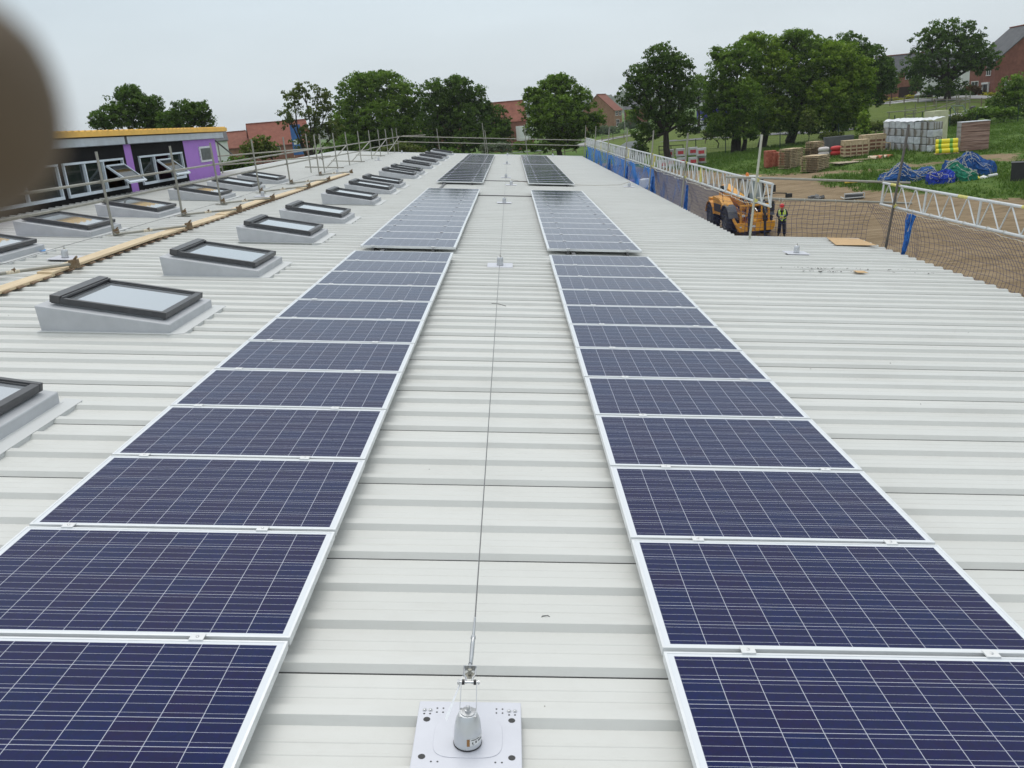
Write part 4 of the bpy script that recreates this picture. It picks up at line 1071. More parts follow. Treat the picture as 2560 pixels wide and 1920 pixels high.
tree('sparse tree with gaps between its branches, left of the big dense tree', (770, 430, 105), [(735, 250, 28, 32, 0), (795, 240, 26, 26, 1), (760, 225, 25, 16, 0), (725, 300, 30, 26, 0), (790, 305, 38, 38, 0), (820, 270, 24, 30, 1), (770, 350, 42, 30, 0), (835, 340, 28, 40, 0)], 105, 'olive', .30, .50, .8, .3, 3, fill=.8, group=TG)
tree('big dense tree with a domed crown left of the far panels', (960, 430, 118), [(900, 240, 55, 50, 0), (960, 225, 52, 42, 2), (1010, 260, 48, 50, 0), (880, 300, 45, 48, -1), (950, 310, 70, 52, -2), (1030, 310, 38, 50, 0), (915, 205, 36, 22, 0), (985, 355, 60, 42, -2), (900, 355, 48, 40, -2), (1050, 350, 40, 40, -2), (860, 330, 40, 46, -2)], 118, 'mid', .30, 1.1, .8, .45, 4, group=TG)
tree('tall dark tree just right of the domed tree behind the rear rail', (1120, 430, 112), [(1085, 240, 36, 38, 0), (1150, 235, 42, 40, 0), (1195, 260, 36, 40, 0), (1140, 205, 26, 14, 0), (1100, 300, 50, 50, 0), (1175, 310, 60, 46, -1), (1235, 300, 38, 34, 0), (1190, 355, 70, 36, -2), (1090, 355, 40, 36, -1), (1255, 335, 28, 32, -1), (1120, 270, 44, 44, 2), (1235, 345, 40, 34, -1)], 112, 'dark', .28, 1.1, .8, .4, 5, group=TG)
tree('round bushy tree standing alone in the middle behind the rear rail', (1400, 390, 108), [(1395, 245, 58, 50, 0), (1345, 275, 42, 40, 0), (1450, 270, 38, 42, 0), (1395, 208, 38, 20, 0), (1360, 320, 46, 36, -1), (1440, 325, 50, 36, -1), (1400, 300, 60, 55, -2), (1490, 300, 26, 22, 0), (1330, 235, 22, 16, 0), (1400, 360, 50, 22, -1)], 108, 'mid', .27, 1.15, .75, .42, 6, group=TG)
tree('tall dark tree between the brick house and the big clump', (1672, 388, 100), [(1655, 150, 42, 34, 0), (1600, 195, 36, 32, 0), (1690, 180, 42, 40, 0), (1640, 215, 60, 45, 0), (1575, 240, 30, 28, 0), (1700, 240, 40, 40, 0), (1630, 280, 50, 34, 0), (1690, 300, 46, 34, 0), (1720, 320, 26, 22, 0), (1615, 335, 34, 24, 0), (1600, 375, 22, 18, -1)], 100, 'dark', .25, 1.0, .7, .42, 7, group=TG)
tree('pale distant tree between the tall dark tree and the clump', (1745, 300, 165), [(1745, 225, 28, 34, 0), (1730, 250, 22, 26, 0)], 165, 'mid', .4, 1, .9, .3, 8, group=TG)
BG = 'trees standing together as a dense clump'
tree('leftmost bushy tree of the dense clump, with many thin stems', (1845, 372, 112), [(1810, 190, 44, 50, 0), (1850, 150, 46, 38, 1), (1800, 250, 36, 40, 0), (1850, 260, 56, 55, -1), (1800, 310, 34, 26, -1), (1840, 320, 44, 32, -1), (1870, 335, 30, 18, -2), (1775, 280, 20, 40, 1), (1790, 140, 18, 18, 0)], 112, 'mid', .27, 1.1, .75, .3, 9, group=BG, stems=4)
tree('leaning tree second from the left in the dense clump', (1905, 358, 118), [(1900, 130, 52, 38, 1), (1940, 190, 60, 55, 0), (1890, 230, 50, 50, 0), (1930, 290, 50, 44, -1), (1900, 315, 36, 26, -1), (1880, 105, 30, 18, 0)], 118, 'bright', .28, 1.1, .8, .55, 10, group=BG)
tree('tallest tree in the middle of the dense clump', (1975, 350, 120), [(1990, 125, 62, 40, 1), (2050, 170, 66, 60, 0), (1990, 230, 60, 55, -1), (2040, 270, 56, 44, -1), (1970, 305, 44, 32, -1), (2010, 310, 40, 30, -1), (1985, 95, 34, 16, 0)], 120, 'mid', .28, 1.1, .8, .6, 11, group=BG)
tree('bright leafed tree on the right side of the dense clump', (2080, 335, 118), [(2090, 150, 54, 40, 0), (2125, 215, 52, 60, 0), (2080, 250, 60, 50, -1), (2130, 275, 44, 34, 0), (2150, 190, 34, 40, 0), (2070, 300, 48, 34, -1), (2115, 300, 34, 26, 0)], 118, 'bright', .28, 1.1, .8, .45, 12, group=BG)
tree('dark tree at the right end of the dense clump', (2160, 290, 138), [(2120, 120, 40, 30, 0), (2165, 150, 40, 34, 0), (2190, 200, 44, 42, 0), (2170, 240, 40, 34, 0), (2215, 185, 22, 34, 0)], 138, 'dark', .34, 1.1, .9, .4, 13, group=BG)
tree('wide spreading oak in front of the white houses at the right', (2368, 248, 160), [(2360, 85, 46, 30, 0), (2320, 115, 40, 34, 0), (2410, 95, 42, 32, 0), (2365, 140, 70, 40, 0), (2300, 160, 40, 26, 0), (2440, 140, 42, 34, 0), (2470, 160, 26, 26, 0), (2345, 185, 44, 22, 0), (2420, 170, 40, 22, 0), (2290, 180, 34, 18, 0), (2380, 215, 34, 20, 0), (2345, 228, 44, 14, 0), (2440, 118, 34, 24, 1)], 160, 'dark', .34, .50, .9, .5, 14, group=None, fill=.6)
tree('small tree in front of the big brick house at the right margin', (2525, 300, 130), [(2535, 215, 28, 22, 0), (2510, 250, 30, 26, 0), (2550, 250, 26, 30, 0), (2530, 275, 40, 24, 0), (2492, 275, 18, 16, 0)], 130, 'mid', .3, .9, .8, .2, 15)
tree('thin young tree in front of the brick house with the dark archway', (2229, 262, 190), [(2225, 210, 13, 22, 0), (2232, 222, 10, 14, 0)], 190, 'dark', .4, 1.2, .7, .1, 16)
tree('slim young tree left of the white house by the road', (2290, 262, 195), [(2292, 215, 14, 22, 0), (2284, 200, 8, 12, 0)], 195, 'dark', .4, 1.2, .7, .1, 17)
tree('slender sapling standing in front of the dense clump', (2021, 352, 105), [(2021, 300, 16, 24, 0), (2034, 315, 10, 12, 0), (2012, 322, 12, 10, 0)], 105, 'olive', .26, .9, .5, .05, 18)
tree('young round tree beside the street lamp near the brick house', (1575, 335, 215), [(1575, 292, 13, 16, 0)], 215, 'bright', .5, 1.3, .9, .12, 19)
tree('bright green shrub by the dark fence left of the wrapped stacks', (2165, 345, 100), [(2162, 300, 12, 20, 0), (2160, 325, 15, 18, 0)], 100, 'bright', .24, 1.2, .5, .06, 20, cat='shrub', name='shrub')
tree('pale bush at the foot of the bushy tree beside the park path', (1795, 352, 125), [(1795, 325, 22, 22, 0), (1775, 335, 16, 14, 0), (1815, 310, 12, 16, 0)], 125, 'olive', .28, 1.1, .6, .08, 21, cat='shrub', name='shrub')
for i, (u, v, ru, rv, d, k_, lab) in enumerate([
    (2480, 285, 60, 12, 122, 'mid', 'low hedge along the mesh fence at the right margin'), (2400, 300, 40, 9, 122, 'olive', 'low ragged bushes along the fence beneath the climbing frame'),
    (2190, 318, 30, 10, 112, 'olive', 'low scrub beside the bright shrub'), (2080, 340, 26, 10, 112, 'olive', 'low scrub below the right side of the dense clump'),
    (1440, 338, 30, 12, 190, 'olive', 'hedge below the brick house, left part'), (1510, 328, 34, 12, 215, 'grey', 'greyish hedge below the brick house, middle part'), (1590, 315, 40, 10, 215, 'grey', 'greyish hedge below the brick house, right part'),
    (1240, 372, 40, 14, 105, 'grey', 'pale grey green bushes below the rear rail'), (1320, 368, 40, 12, 120, 'mid', 'green bushes below the white bay window'),
    (2240, 251, 26, 5, 192, 'yellow', 'yellow flowering bush left of the dark archway'), (2278, 246, 14, 6, 192, 'yellow', 'yellow flowering bush right of the dark archway'), (2477, 240, 20, 6, 168, 'yellow', 'yellow flowering bush below the white door'),
    (2430, 230, 24, 12, 170, 'rust', 'brown leafed hedge between oak and big brick house'), (2395, 238, 30, 10, 168, 'dark', 'dark hedge under the right side of the oak'), (2310, 246, 14, 6, 180, 'dark', 'dark low bush by the parked cars')]):
    p = at_d(u, v, d); nm = 'hedge' if 'hedge' in lab else 'bush'
    tree(lab, (p.x, p.y, terr(p.x, p.y), 0), [(u - ru * .6, v, ru * .5, rv, 0), (u, v - 1, ru * .5, rv, 0), (u + ru * .6, v, ru * .5, rv * .9, 0)], d, k_, .26 if d < 150 else .4, 1.1, .6, .05, 30 + i, cat=nm, name=nm, limbs=False)
for i, (u, v, ru, rv, d, lab) in enumerate([(650, 375, 42, 30, 70, 'dark leafy tree top beyond the left roof edge, before the red roofs'), (590, 420, 50, 22, 66, 'dark bush beyond the left roof edge next to the purple wall'), (720, 425, 60, 20, 70, 'low dark bush behind the left roof edge and scaffold'), (865, 380, 60, 34, 80, 'dark undergrowth behind the left end of the rear rail'), (1000, 385, 70, 26, 90, 'dark undergrowth below the domed tree'), (1120, 392, 60, 18, 95, 'dark undergrowth behind the far skylights')]):
    p = at_d(u, v, d); tree(lab, (p.x, p.y, terr(p.x, p.y), 0), [(u - ru * .5, v + 6, ru * .55, rv * .8, 0), (u + 4, v - rv * .1, ru * .6, rv, 0), (u + ru * .55, v + 5, ru * .5, rv * .8, 0)], d, 'dark' if i % 2 else 'olive', .24, 1.0, .65, .15, 60 + i, cat='tree' if 'tree' in lab else 'bush', name='tree' if 'tree' in lab.split(',')[0] and i == 0 else 'bush')

# rough grass tufts on the field
g = np.random.default_rng(4); NT = 34000
ang = g.uniform(math.atan2(11, 60), math.atan2(60, 62), NT); dd = 52 + (g.random(NT) ** .8) * 75
tx = CW.x + np.sin(ang) * dd; ty = CW.y + np.cos(ang) * dd
ix = np.clip(np.searchsorted(gx, tx), 0, n1 - 1); iy = np.clip(np.searchsorted(gy, ty), 0, n2 - 1)
keep = (dirt[ix, iy] < .35 + g.normal(0, .1, NT)) & (mown[ix, iy] < .5) & (gravel[ix, iy] < .2); tx = tx[keep]; ty = ty[keep]; nT = len(tx); tz = terr_np(tx, ty)
me = bpy.data.meshes.new('grass'); vs = []; B_ = 4
P0 = np.stack([tx, ty, tz], 1); hh = g.uniform(.08, .24, nT) * (1 + .8 * (np.sin(tx * .3) * np.sin(ty * .21) > .2)); q = []
for k in range(B_):
    a = g.uniform(0, 6.28, nT); w_ = g.uniform(.03, .07, nT); lean = g.normal(0, .12, (nT, 2)); o_ = g.normal(0, .12, (nT, 2))
    b0 = P0 + np.stack([o_[:, 0] - np.cos(a) * w_, o_[:, 1] - np.sin(a) * w_, np.full(nT, -.03)], 1); b1 = P0 + np.stack([o_[:, 0] + np.cos(a) * w_, o_[:, 1] + np.sin(a) * w_, np.full(nT, -.03)], 1)
    tp = P0 + np.stack([o_[:, 0] + lean[:, 0], o_[:, 1] + lean[:, 1], hh], 1); q.append(np.stack([b0, b1, tp], 1))
q = np.concatenate(q).reshape(-1, 3); nf = len(q) // 3
me.vertices.add(len(q)); me.vertices.foreach_set('co', q.ravel().astype(np.float32)); me.loops.add(len(q)); me.loops.foreach_set('vertex_index', np.arange(len(q), dtype=np.int32))
me.polygons.add(nf); me.polygons.foreach_set('loop_start', np.arange(0, 3 * nf, 3, dtype=np.int32)); me.polygons.foreach_set('loop_total', np.full(nf, 3, np.int32)); me.update(calc_edges=True)
at = me.attributes.new('tint', 'FLOAT', 'FACE'); at.data.foreach_set('value', np.clip(g.normal(.45, .25, nf), 0, 1).astype(np.float32))
gl_ = leaf_mat('grass_blade', (.06, .12, .022), (.15, .21, .05)); me.materials.append(gl_); o = bpy.data.objects.new('grass', me); COL.objects.link(o); tag(o, 'long rough green grass on the slope beyond the site', 'grass', None, 'stuff')
# ------------------------------------------------------------------ houses
def brick(name, c1, c2, sc=1.0):
    return mat(name, c1, .85, 0, 0, 1.6 * sc, .004, 8, col2=c2, detail=9)
b_red = brick('brick_red', (.17, .062, .045), (.25, .10, .072)); b_buff = brick('brick_buff', (.24, .125, .075), (.33, .19, .12)); b_mid = brick('brick_mid', (.20, .08, .055), (.29, .13, .09))
def tiles(name, c1, c2):
    m = mat(name, c1, .8, 0, 0, 1.2, 0, 8, col2=c2, detail=8); t = m.node_tree; b = t.nodes['Principled BSDF']
    c = N('ShaderNodeTexCoord', t); w_ = N('ShaderNodeTexWave', t, wave_type='BANDS', bands_direction='Z'); w_.inputs['Scale'].default_value = 1.6; w_.inputs['Distortion'].default_value = .2
    t.links.new(c.outputs['Object'], w_.inputs[0]); src = b.inputs['Base Color'].links[0].from_socket
    mx = N('ShaderNodeMix', t, data_type='RGBA', blend_type='MULTIPLY'); mx.inputs[0].default_value = .35; t.links.new(src, mx.inputs[6]); t.links.new(w_.outputs['Color'], mx.inputs[7]); t.links.new(mx.outputs[2], b.inputs['Base Color']); return m
t_red = tiles('tile_red', (.23, .070, .042), (.33, .12, .075)); t_grey = tiles('tile_grey', (.075, .08, .09), (.12, .125, .135)); t_org = tiles('tile_orange', (.26, .075, .048), (.35, .12, .075))
wfr = mat('window_white', (.70, .71, .71), .5); hgl = mat('house_glass', (.04, .05, .055), .12, 0, .3, 1); rend = mat('white_render', (.68, .69, .67), .8, 0, .04, .5)
def house(lab, u, v, d, yaw, W, D, E_, Rg, wall, roof, wins=(), roof2=None, z0=None, chimney=None, base_ext=3, name='house', group='houses beyond the trees', door=None, hip=False, arch=None):
    """W along the ridge (local x), D deep (local y), front face is y=-D/2. origin = corner (-W/2,-D/2) seen at (u,v). wins: (face,cx,cz,w,h)"""
    p = at_d(u, v, d); Rz = Matrix.Rotation(yaw, 3, 'Z')
    r = thing(name, lab, name, tuple(p), (0, 0, yaw), group)
    x0, y0 = 0, 0
    mb = MB()
    a = [(0, 0, -base_ext), (W, 0, -base_ext), (W, D, -base_ext), (0, D, -base_ext), (0, 0, E_), (W, 0, E_), (W, D, E_), (0, D, E_), (0, D / 2, Rg - .05), (W, D / 2, Rg - .05)]
    mb.add(a, [(0, 1, 5, 4), (2, 3, 7, 6), (3, 0, 4, 8, 7), (1, 2, 6, 9, 5), (4, 5, 9, 8), (6, 7, 8, 9)])
    if arch:
        cx, w_, h_ = arch; mb.box((cx, -.02, h_ / 2 - .4), (w_, .06, h_ + .8), 1)
    mb.build('wall', [wall, mat('arch_dark', (.03, .015, .012), .9)], r)
    o = .35; mb = MB(); th = .16; sl = (Rg - E_) / (D / 2)
    for s in (0, 1):
        ya, yb = (-o, D / 2) if s == 0 else (D + o, D / 2)
        za = E_ - o * sl
        pts = [(-.25, ya, za), (W + .25, ya, za), (W + .25, yb, Rg), (-.25, yb, Rg)]
        mb.add([Vector(q) for q in pts] + [Vector(q) + Vector((0, 0, th)) for q in pts], [(3, 2, 1, 0), (4, 5, 6, 7), (0, 1, 5, 4), (1, 2, 6, 5), (2, 3, 7, 6), (3, 0, 4, 7)], 0)
    mb.box((W / 2, D / 2, Rg + th + .05), (W + .5, .3, .16), 1)
    rf = mb.build('roof', [roof, roof2 or roof], r)
    if chimney:
        c = MB(); c.box((chimney, D / 2, Rg + .5), (.7, .6, 1.6)); c.box((chimney, D / 2, Rg + 1.33), (.8, .7, .12)); c.build('chimney', wall, rf)
    for (f, cx, cz, ww, hh) in wins:
        mb = MB(); gb = MB(); t_ = .08
        def P(x, y, z):
            return {'f': Vector((x, y, z)), 'l': Vector((y, D - x, z)), 'r': Vector((W - y, x, z))}[f]
        def bx(m_, x, z, sx, sz, yy, ty):
            dims = (sx, ty, sz) if f == 'f' else (ty, sx, sz); m_.box(P(x, yy, z), dims)
        bx(mb, cx - ww / 2 + .05, cz, .10, hh, -.03, t_); bx(mb, cx + ww / 2 - .05, cz, .10, hh, -.03, t_); bx(mb, cx, cz + hh / 2 - .05, ww - .2, .10, -.03, t_); bx(mb, cx, cz - hh / 2 + .04, ww + .15, .12, -.05, .14)
        bx(mb, cx, cz, ww - .2, .07, -.03, .07)
        if ww > 1.3: bx(mb, cx, cz, .09, hh - .2, -.031, .075)
        bx(gb, cx, cz, ww - .15, hh - .15, -.012, .03)
        w_ = mb.build('window', wfr, r); gb.build('pane', hgl, w_)
    if door:
        f, cx, ww, hh = door; mb = MB(); mb.box((cx - ww / 2 + .12, -.12, hh / 2), (.22, .22, hh)); mb.box((cx + ww / 2 - .12, -.12, hh / 2), (.22, .22, hh)); mb.box((cx, -.14, hh + .1), (ww + .15, .3, .3)); dr = mb.build('door', wfr, r)
        mb = MB(); mb.box((cx, -.03, hh / 2 - .1), (ww - .5, .06, hh - .1)); mb.build('door_panel', mat('door_dark', (.03, .03, .035), .5), dr)
    return r
def az(v2): return math.atan2(v2[1], v2[0])
# local x = along ridge; put the origin at the corner between front (y=0) and gable (x=W side)
def place(lab, u, v, d, toward, W, D, E_, Rg, wall, roof, **kw):
    """corner (x=W,y=0) sits at pixel (u,v); ridge direction (-x) runs away with map angle `toward` degrees clockwise from straight ahead"""
    r0 = ray(u, v); base = math.atan2(r0.y, r0.x); a = base - rad(toward)           # direction of local -x
    yaw = a + math.pi; c = at_d(u, v, d); off = Matrix.Rotation(yaw, 3, 'Z') @ Vector((W, 0, 0))
    r = house(lab, u, v, d, yaw, W, D, E_, Rg, wall, roof, **kw); r.location = c - off; return r
# H6: front wall (y=0) faces left; gable (x=W) faces the camera
place('big red brick house with grey slate roof and white door at the right margin', 2483, 242, 168, -25, 9, 12.5, 5.5, 10.6, b_red, t_grey, wins=[('f', 2.2, 1.5, 2.6, 2.3), ('f', 6.9, 4.2, 1.5, 1.7), ('r', 5.6, 4.5, 1.0, 1.5), ('r', 2.1, 1.7, 1.0, 1.3), ('r', 9.5, 1.7, 1.0, 1.3)], door=('f', 6.3, 2.2, 2.1), roof2=t_org)
# H5: front wall faces the camera
def front(lab, u, v, d, yawoff, W, D, E_, Rg, wall, roof, **kw):
    """corner (0,0) of the front wall at pixel (u,v); wall runs to the right, nearly square to the view"""
    r0 = ray(u, v); yaw = math.atan2(r0.y, r0.x) - math.pi / 2 + rad(yawoff)
    return house(lab, u, v, d, yaw, W, D, E_, Rg, wall, roof, **kw)
front('brick house with grey roof, red ridge and dark archway behind the road', 2192, 252, 205, 6, 12.5, 8, 5.3, 8.6, b_mid, t_grey, roof2=t_red, wins=[('f', 3.2, 4.5, 1.2, 1.5), ('f', 5.9, 4.5, 1.2, 1.5), ('f', 8.2, 4.5, 1.1, 1.5)], arch=(5.5, 2.7, 2.3), group='houses beyond the trees')
front('white rendered house behind the left side of the oak', 2306, 250, 200, 4, 8.0, 7, 5.6, 8.0, rend, t_grey, wins=[('f', 3, 1.6, 1.2, 1.3), ('f', 5, 4.4, 1.1, 1.2)])
front('white rendered house between the oak and the big brick house', 2402, 243, 196, 4, 5.2, 7, 5.3, 7.6, rend, t_grey, wins=[('f', 3.0, 2.4, 1.0, 1.3), ('f', .6, 1.9, .5, 1.0)])
# H3: buff brick house in the middle; gable to the left faces camera, short front wall on its right
# place by hand: gable (x=0 side) faces camera-left
def gable_left(lab, u, v, d, turn, W, D, E_, Rg, wall, roof, **kw):
    """corner (0,0): gable x=0 faces the camera and runs LEFT from the corner, front y=0 runs away to the right"""
    r0 = ray(u, v); yaw = math.atan2(r0.y, r0.x) - rad(turn)
    return house(lab, u, v, d, yaw, W, D, E_, Rg, wall, roof, **kw)
gable_left('buff brick house with a red tiled roof left of the tall dark tree', 1536, 319, 262, 16, 8.5, 9.4, 4.9, 9.4, b_buff, t_red, wins=[('f', 3.0, 3.9, 2.6, 1.3), ('f', 6.6, 3.9, 2.2, 1.3), ('f', 3.8, 1.2, 3.4, 2.0)])
front('far red brick house partly hidden behind the tall dark tree', 1562, 312, 275, 0, 7, 8, 4.4, 6.6, b_red, t_grey, chimney=1.2)
front('house with a red tiled roof right of the small tree behind the rear rail', 1238, 372, 190, 5, 7.0, 8, 5.4, 9.2, b_mid, t_red, wins=[('f', 1.8, 3.6, 1.1, 1.2)], roof2=t_org)
p = at_d(1303, 378, 186); r0 = ray(1303, 378); yw = math.atan2(r0.y, r0.x) - math.pi / 2
r = thing('bay_house', 'white boarded bay with one small window between two round trees', 'bay', tuple(p), (0, 0, yw + .25))
mb = MB(); mb.box((1.5, 1.5, 3.55), (3.0, 3.0, 2.9)); mb.build('wall', rend, r)
mb = MB(); mb.box((1.5, 1.6, 1.0), (2.9, 2.8, 2.2)); mb.build('brick_base', b_red, r)
mb = MB(); mb.box((1.75, -.02, 4.1), (.85, .06, 1.1)); w_ = mb.build('window', wfr, r); mb = MB(); mb.box((1.75, -.06, 4.1), (.65, .04, .9)); mb.build('pane', hgl, w_)
front('red roofed house beyond the left roof edge, nearest the purple wall', 548, 425, 205, 4, 7.2, 9, 4.4, 7.6, b_buff, t_red)
front('low grey roofed link between the two red roofed houses on the left', 617, 418, 214, 4, 3.4, 6, 4.6, 7.0, b_mid, t_grey)
front('larger red roofed house seen left of the sparse tree', 639, 418, 200, 4, 12.5, 10, 4.3, 8.9, b_mid, t_org, wins=[('f', 2.2, 3.5, 1.2, 1.3), ('f', 3.7, 3.5, 1.2, 1.3), ('f', 5.2, 3.5, 1.2, 1.3)])
front('pale rendered house glimpsed beside the purple wall', 534, 425, 190, 2, 3.6, 6, 5.6, 7.2, rend, t_grey)
front('white house with a dark roof glimpsed left of the dense clump', 1745, 300, 205, 0, 6, 6, 3.9, 5.0, rend, t_grey, wins=[('f', 1.6, 2.8, 1.2, 1.4)])
front('brick house glimpsed behind the domed tree', 860, 385, 185, 3, 10, 8, 3.4, 4.6, b_mid, t_grey)
front('brick house glimpsed between the two dark trees behind the rear rail', 1010, 385, 180, 3, 12, 8, 3.4, 4.4, b_red, t_red)
# blue site hoardings
hb = mat('hoarding_blue', (.045, .035, .30), .5, 0, .15, 1); hb2 = mat('banner_blue', (.03, .12, .36), .5, 0, .25, .8)
def hoarding(lab, u, v, d, W, H, m, patches=(), name='hoarding'):
    p = at_d(u, v, d); r0 = ray(u, v); yw = math.atan2(r0.y, r0.x) - math.pi / 2
    r = thing(name, lab, 'hoarding', (p.x, p.y, p.z), (0, 0, yw)); mb = MB(); mb.box((W / 2, 0, H / 2), (W, .06, H)); mb.build('panel', m, r)
    mb = MB()
    for i in range(int(W / 1.9) + 1): mb.box((min(i * 1.9 + .04, W - .04), .07, H / 2 - .2), (.08, .08, H + .3))
    mb.build('post', timber, r)
    if patches:
        mb = MB()
        for (x, z, w_, h_) in patches: mb.box((x, -.034, z), (w_, .01, h_))
        mb.build('print', rend, r)
    return r
hoarding('long purple blue hoarding with white shapes left of the dense clump', 1742, 302, 172, 5.6, 1.9, hb, [(.6, .5, .8, .6), (.75, .85, .2, .3), (2.3, .45, .5, .5), (2.4, .8, .2, .4), (3.9, 1.1, .2, .3), (1.0, 1.75, .5, .12)])
hoarding('blue banner with pale print beside the larger red roofed house', 735, 388, 165, 1.8, 5.2, hb2, [(.8, 2.2, 1.0, .8)], 'banner'); hoarding('small dark blue banner at the eaves of the red roofed house', 656, 384, 168, .9, 1.6, hb2, [(.45, .6, .5, .6)], 'banner')

# ------------------------------------------------------------------ fences, lamp, park equipment
fw = mat('fence_wood', (.16, .13, .09), .85, 0, .2, 3); grn = mat('green_metal', (.015, .045, .025), .6); grw = mat('weathered_wood', (.22, .22, .16), .8, 0, .2, 3)
def railfence(lab, pts, sp=2.6, h=1.15, m=fw, rails=(.55, 1.0), pr=.06):
    P = [Vector(q) for q in pts]; r = thing('rail_fence', lab, 'fence', tuple(P[0])); posts = MB(); rl = MB(); tot = []
    for a, b in zip(P[:-1], P[1:]):
        n = max(1, round((b - a).length / sp))
        for i in range(n): q = a.lerp(b, i / n); tot.append(Vector((q.x, q.y, terr(q.x, q.y))))
    q = P[-1]; tot.append(Vector((q.x, q.y, terr(q.x, q.y))))
    for q in tot:
        pm = MB(); pm.box(q - P[0] + Vector((0, 0, h / 2)), (pr * 2, pr * 2, h)); pm.build('post', m, r)
    for z in rails:
        rm = MB()
        for a, b in zip(tot[:-1], tot[1:]): rm.path([a - P[0] + Vector((0, 0, z)), b - P[0] + Vector((0, 0, z))], .05, 4)
        rm.build('rail', m, r)
def gpl(L_): return [tuple(gp(*q)) for q in L_]
railfence('dark post and rail fence along the road below the brick houses', gpl([(2190, 265, 158), (2260, 258, 158), (2330, 252, 158)]))
railfence('post and rail fence in front of the oak and the big brick house', gpl([(2335, 258, 152), (2400, 250, 152), (2510, 243, 150)]), 3.0)
railfence('post and rail fence along the road left of the tall dark tree', gpl([(1505, 352, 176), (1560, 345, 178), (1612, 337, 180)]))
railfence('post and rail fence seen just beyond the end of the roof', gpl([(1240, 392, 120), (1290, 388, 124), (1350, 382, 130), (1440, 372, 140)]), 3.5)
railfence('low dark gate fence behind the tall dark tree trunk', gpl([(1648, 391, 112), (1678, 388, 112), (1708, 385, 112)]), 2.6, 1.5, mat('gate_dark', (.03, .035, .02), .8), (.5, 1.0, 1.45), .045)
railfence('short wooden fence beside the climbing equipment', gpl([(2190, 308, 116), (2220, 305, 116)]), 1.5, 1.1)
def meshfence(lab, L_, h=2.0, wires=True):
    P = [gp(*q) for q in L_]; r = thing('mesh_fence', lab, 'fence', tuple(P[0]))
    for q in P: pm = MB(); pm.box(q - P[0] + Vector((0, 0, h / 2)), (.09, .09, h)); pm.build('post', grn, r)
    mb = MB()
    if wires:
        for a, b in zip(P[:-1], P[1:]):
            for z in np.arange(.1, h, .22): mb.path([a - P[0] + Vector((0, 0, z)), b - P[0] + Vector((0, 0, z))], .006, 3)
            n = int((b - a).length / .35)
            for i in range(n): q = a.lerp(b, i / n) - P[0]; mb.path([q, q + Vector((0, 0, h))], .004, 3)
        mb.build('mesh_panel', grn, r)
meshfence('green mesh fence running along the top of the rough grass', [(1740, 388, 112), (1814, 382, 112), (1950, 366, 112), (2096, 345, 114), (2165, 330, 118), (2236, 312, 120), (2305, 303, 122), (2374, 310, 121), (2442, 305, 121), (2510, 298, 122), (2545, 293, 122)])
p = gp(1563, 335, 195); r = thing('street_lamp', 'tall thin street lamp right of the buff brick house', 'street lamp', tuple(p)); mb = MB(); mb.tube((0, 0, 0), (0, 0, 6.0), .09, 8, 0, .05); mb.build('pole', galv, r)
mb = MB(); mb.path([(0, 0, 5.95), (.5, -.1, 6.15), (1.1, -.2, 6.2)], .04, 6); mb.build('arm', galv, r); mb = MB(); mb.box((1.35, -.22, 6.2), (.6, .2, .12)); mb.build('lamp_head', white, r)
p = gp(1762, 352, 135); r = thing('leaning_pole', 'leaning wooden pole on the grass left of the park path', 'pole', tuple(p)); mb = MB(); mb.tube((0, 0, -.2), (.9, 0, 4.2), .07, 6); mb.build('pole', fw, r)
# slide
p = gp(1790, 338, 142); r = thing('slide', 'pale metal slide beside the park path', 'slide', tuple(p), (0, 0, -.3)); mb = MB()
mb.path([(-1.4, 0, .25), (-.6, 0, .35), (.3, 0, .9), (1.1, 0, 1.7)], .04, 5); mb.prism([(-1.4, 0, .25), (-.6, 0, .33), (.3, 0, .88), (1.1, 0, 1.68), (1.1, 0, 1.74), (.3, 0, .94), (-.6, 0, .39), (-1.4, 0, .31)], (0, .5, 0)); mb.build('chute', mat('slide_pale', (.42, .44, .40), .4, .2), r)
mb = MB(); mb.box((1.1, .05, .8), (.08, .08, 1.7)); mb.box((1.1, .45, .8), (.08, .08, 1.7)); mb.build('leg', grw, r)
# climbing frames
def face(u, v): r0 = ray(u, v); return math.atan2(r0.y, r0.x) - math.pi / 2
p = gp(2220, 302, 128); r = thing('climbing_bars', 'flat topped wooden climbing frame left of the mesh fence posts', 'climbing frame', tuple(p), (0, 0, face(2220, 302)))
mb = MB(); mb.box((1.6, 0, 2.1), (3.6, 1.1, .10)); mb.build('platform', grw, r)
for x in (0, 1.9, 2.9): 
    for y in (-.45, .45): mb = MB(); mb.box((x + .1, y, 1.0), (.12, .12, 2.15)); mb.build('leg', grw, r)
mb = MB()
for z in (.4, .9, 1.4, 1.8): mb.box((2.45, -.45, z), (.9, .06, .06))
mb.build('rung', grw, r)
p = gp(2345, 300, 132); r = thing('climbing_ramp', 'wooden A shaped climbing ramp with pale struts', 'climbing frame', tuple(p), (0, 0, face(2345, 300)))
mb = MB(); mb.prism([(-.2, 0, 0), (1.6, 0, 2.0), (1.75, 0, 1.95), (.0, 0, -.05)], (0, 1.4, 0)); mb.build('ramp', mat('ramp_dark', (.06, .05, .035), .8), r)
mb = MB(); mb.tube((1.5, -.05, 2.0), (2.6, -.05, 0), .07, 5); mb.tube((2.8, 1.4, 2.0), (3.9, 1.4, 0), .07, 5); mb.tube((1.5, 0, 1.95), (2.9, 1.4, 1.95), .06, 5); mb.build('strut', mat('strut_green', (.20, .27, .22), .7), r)
p = gp(2388, 298, 134); r = thing('climbing_ladder', 'tall wooden ladder tower on the playground', 'climbing frame', tuple(p), (0, 0, face(2388, 298)))
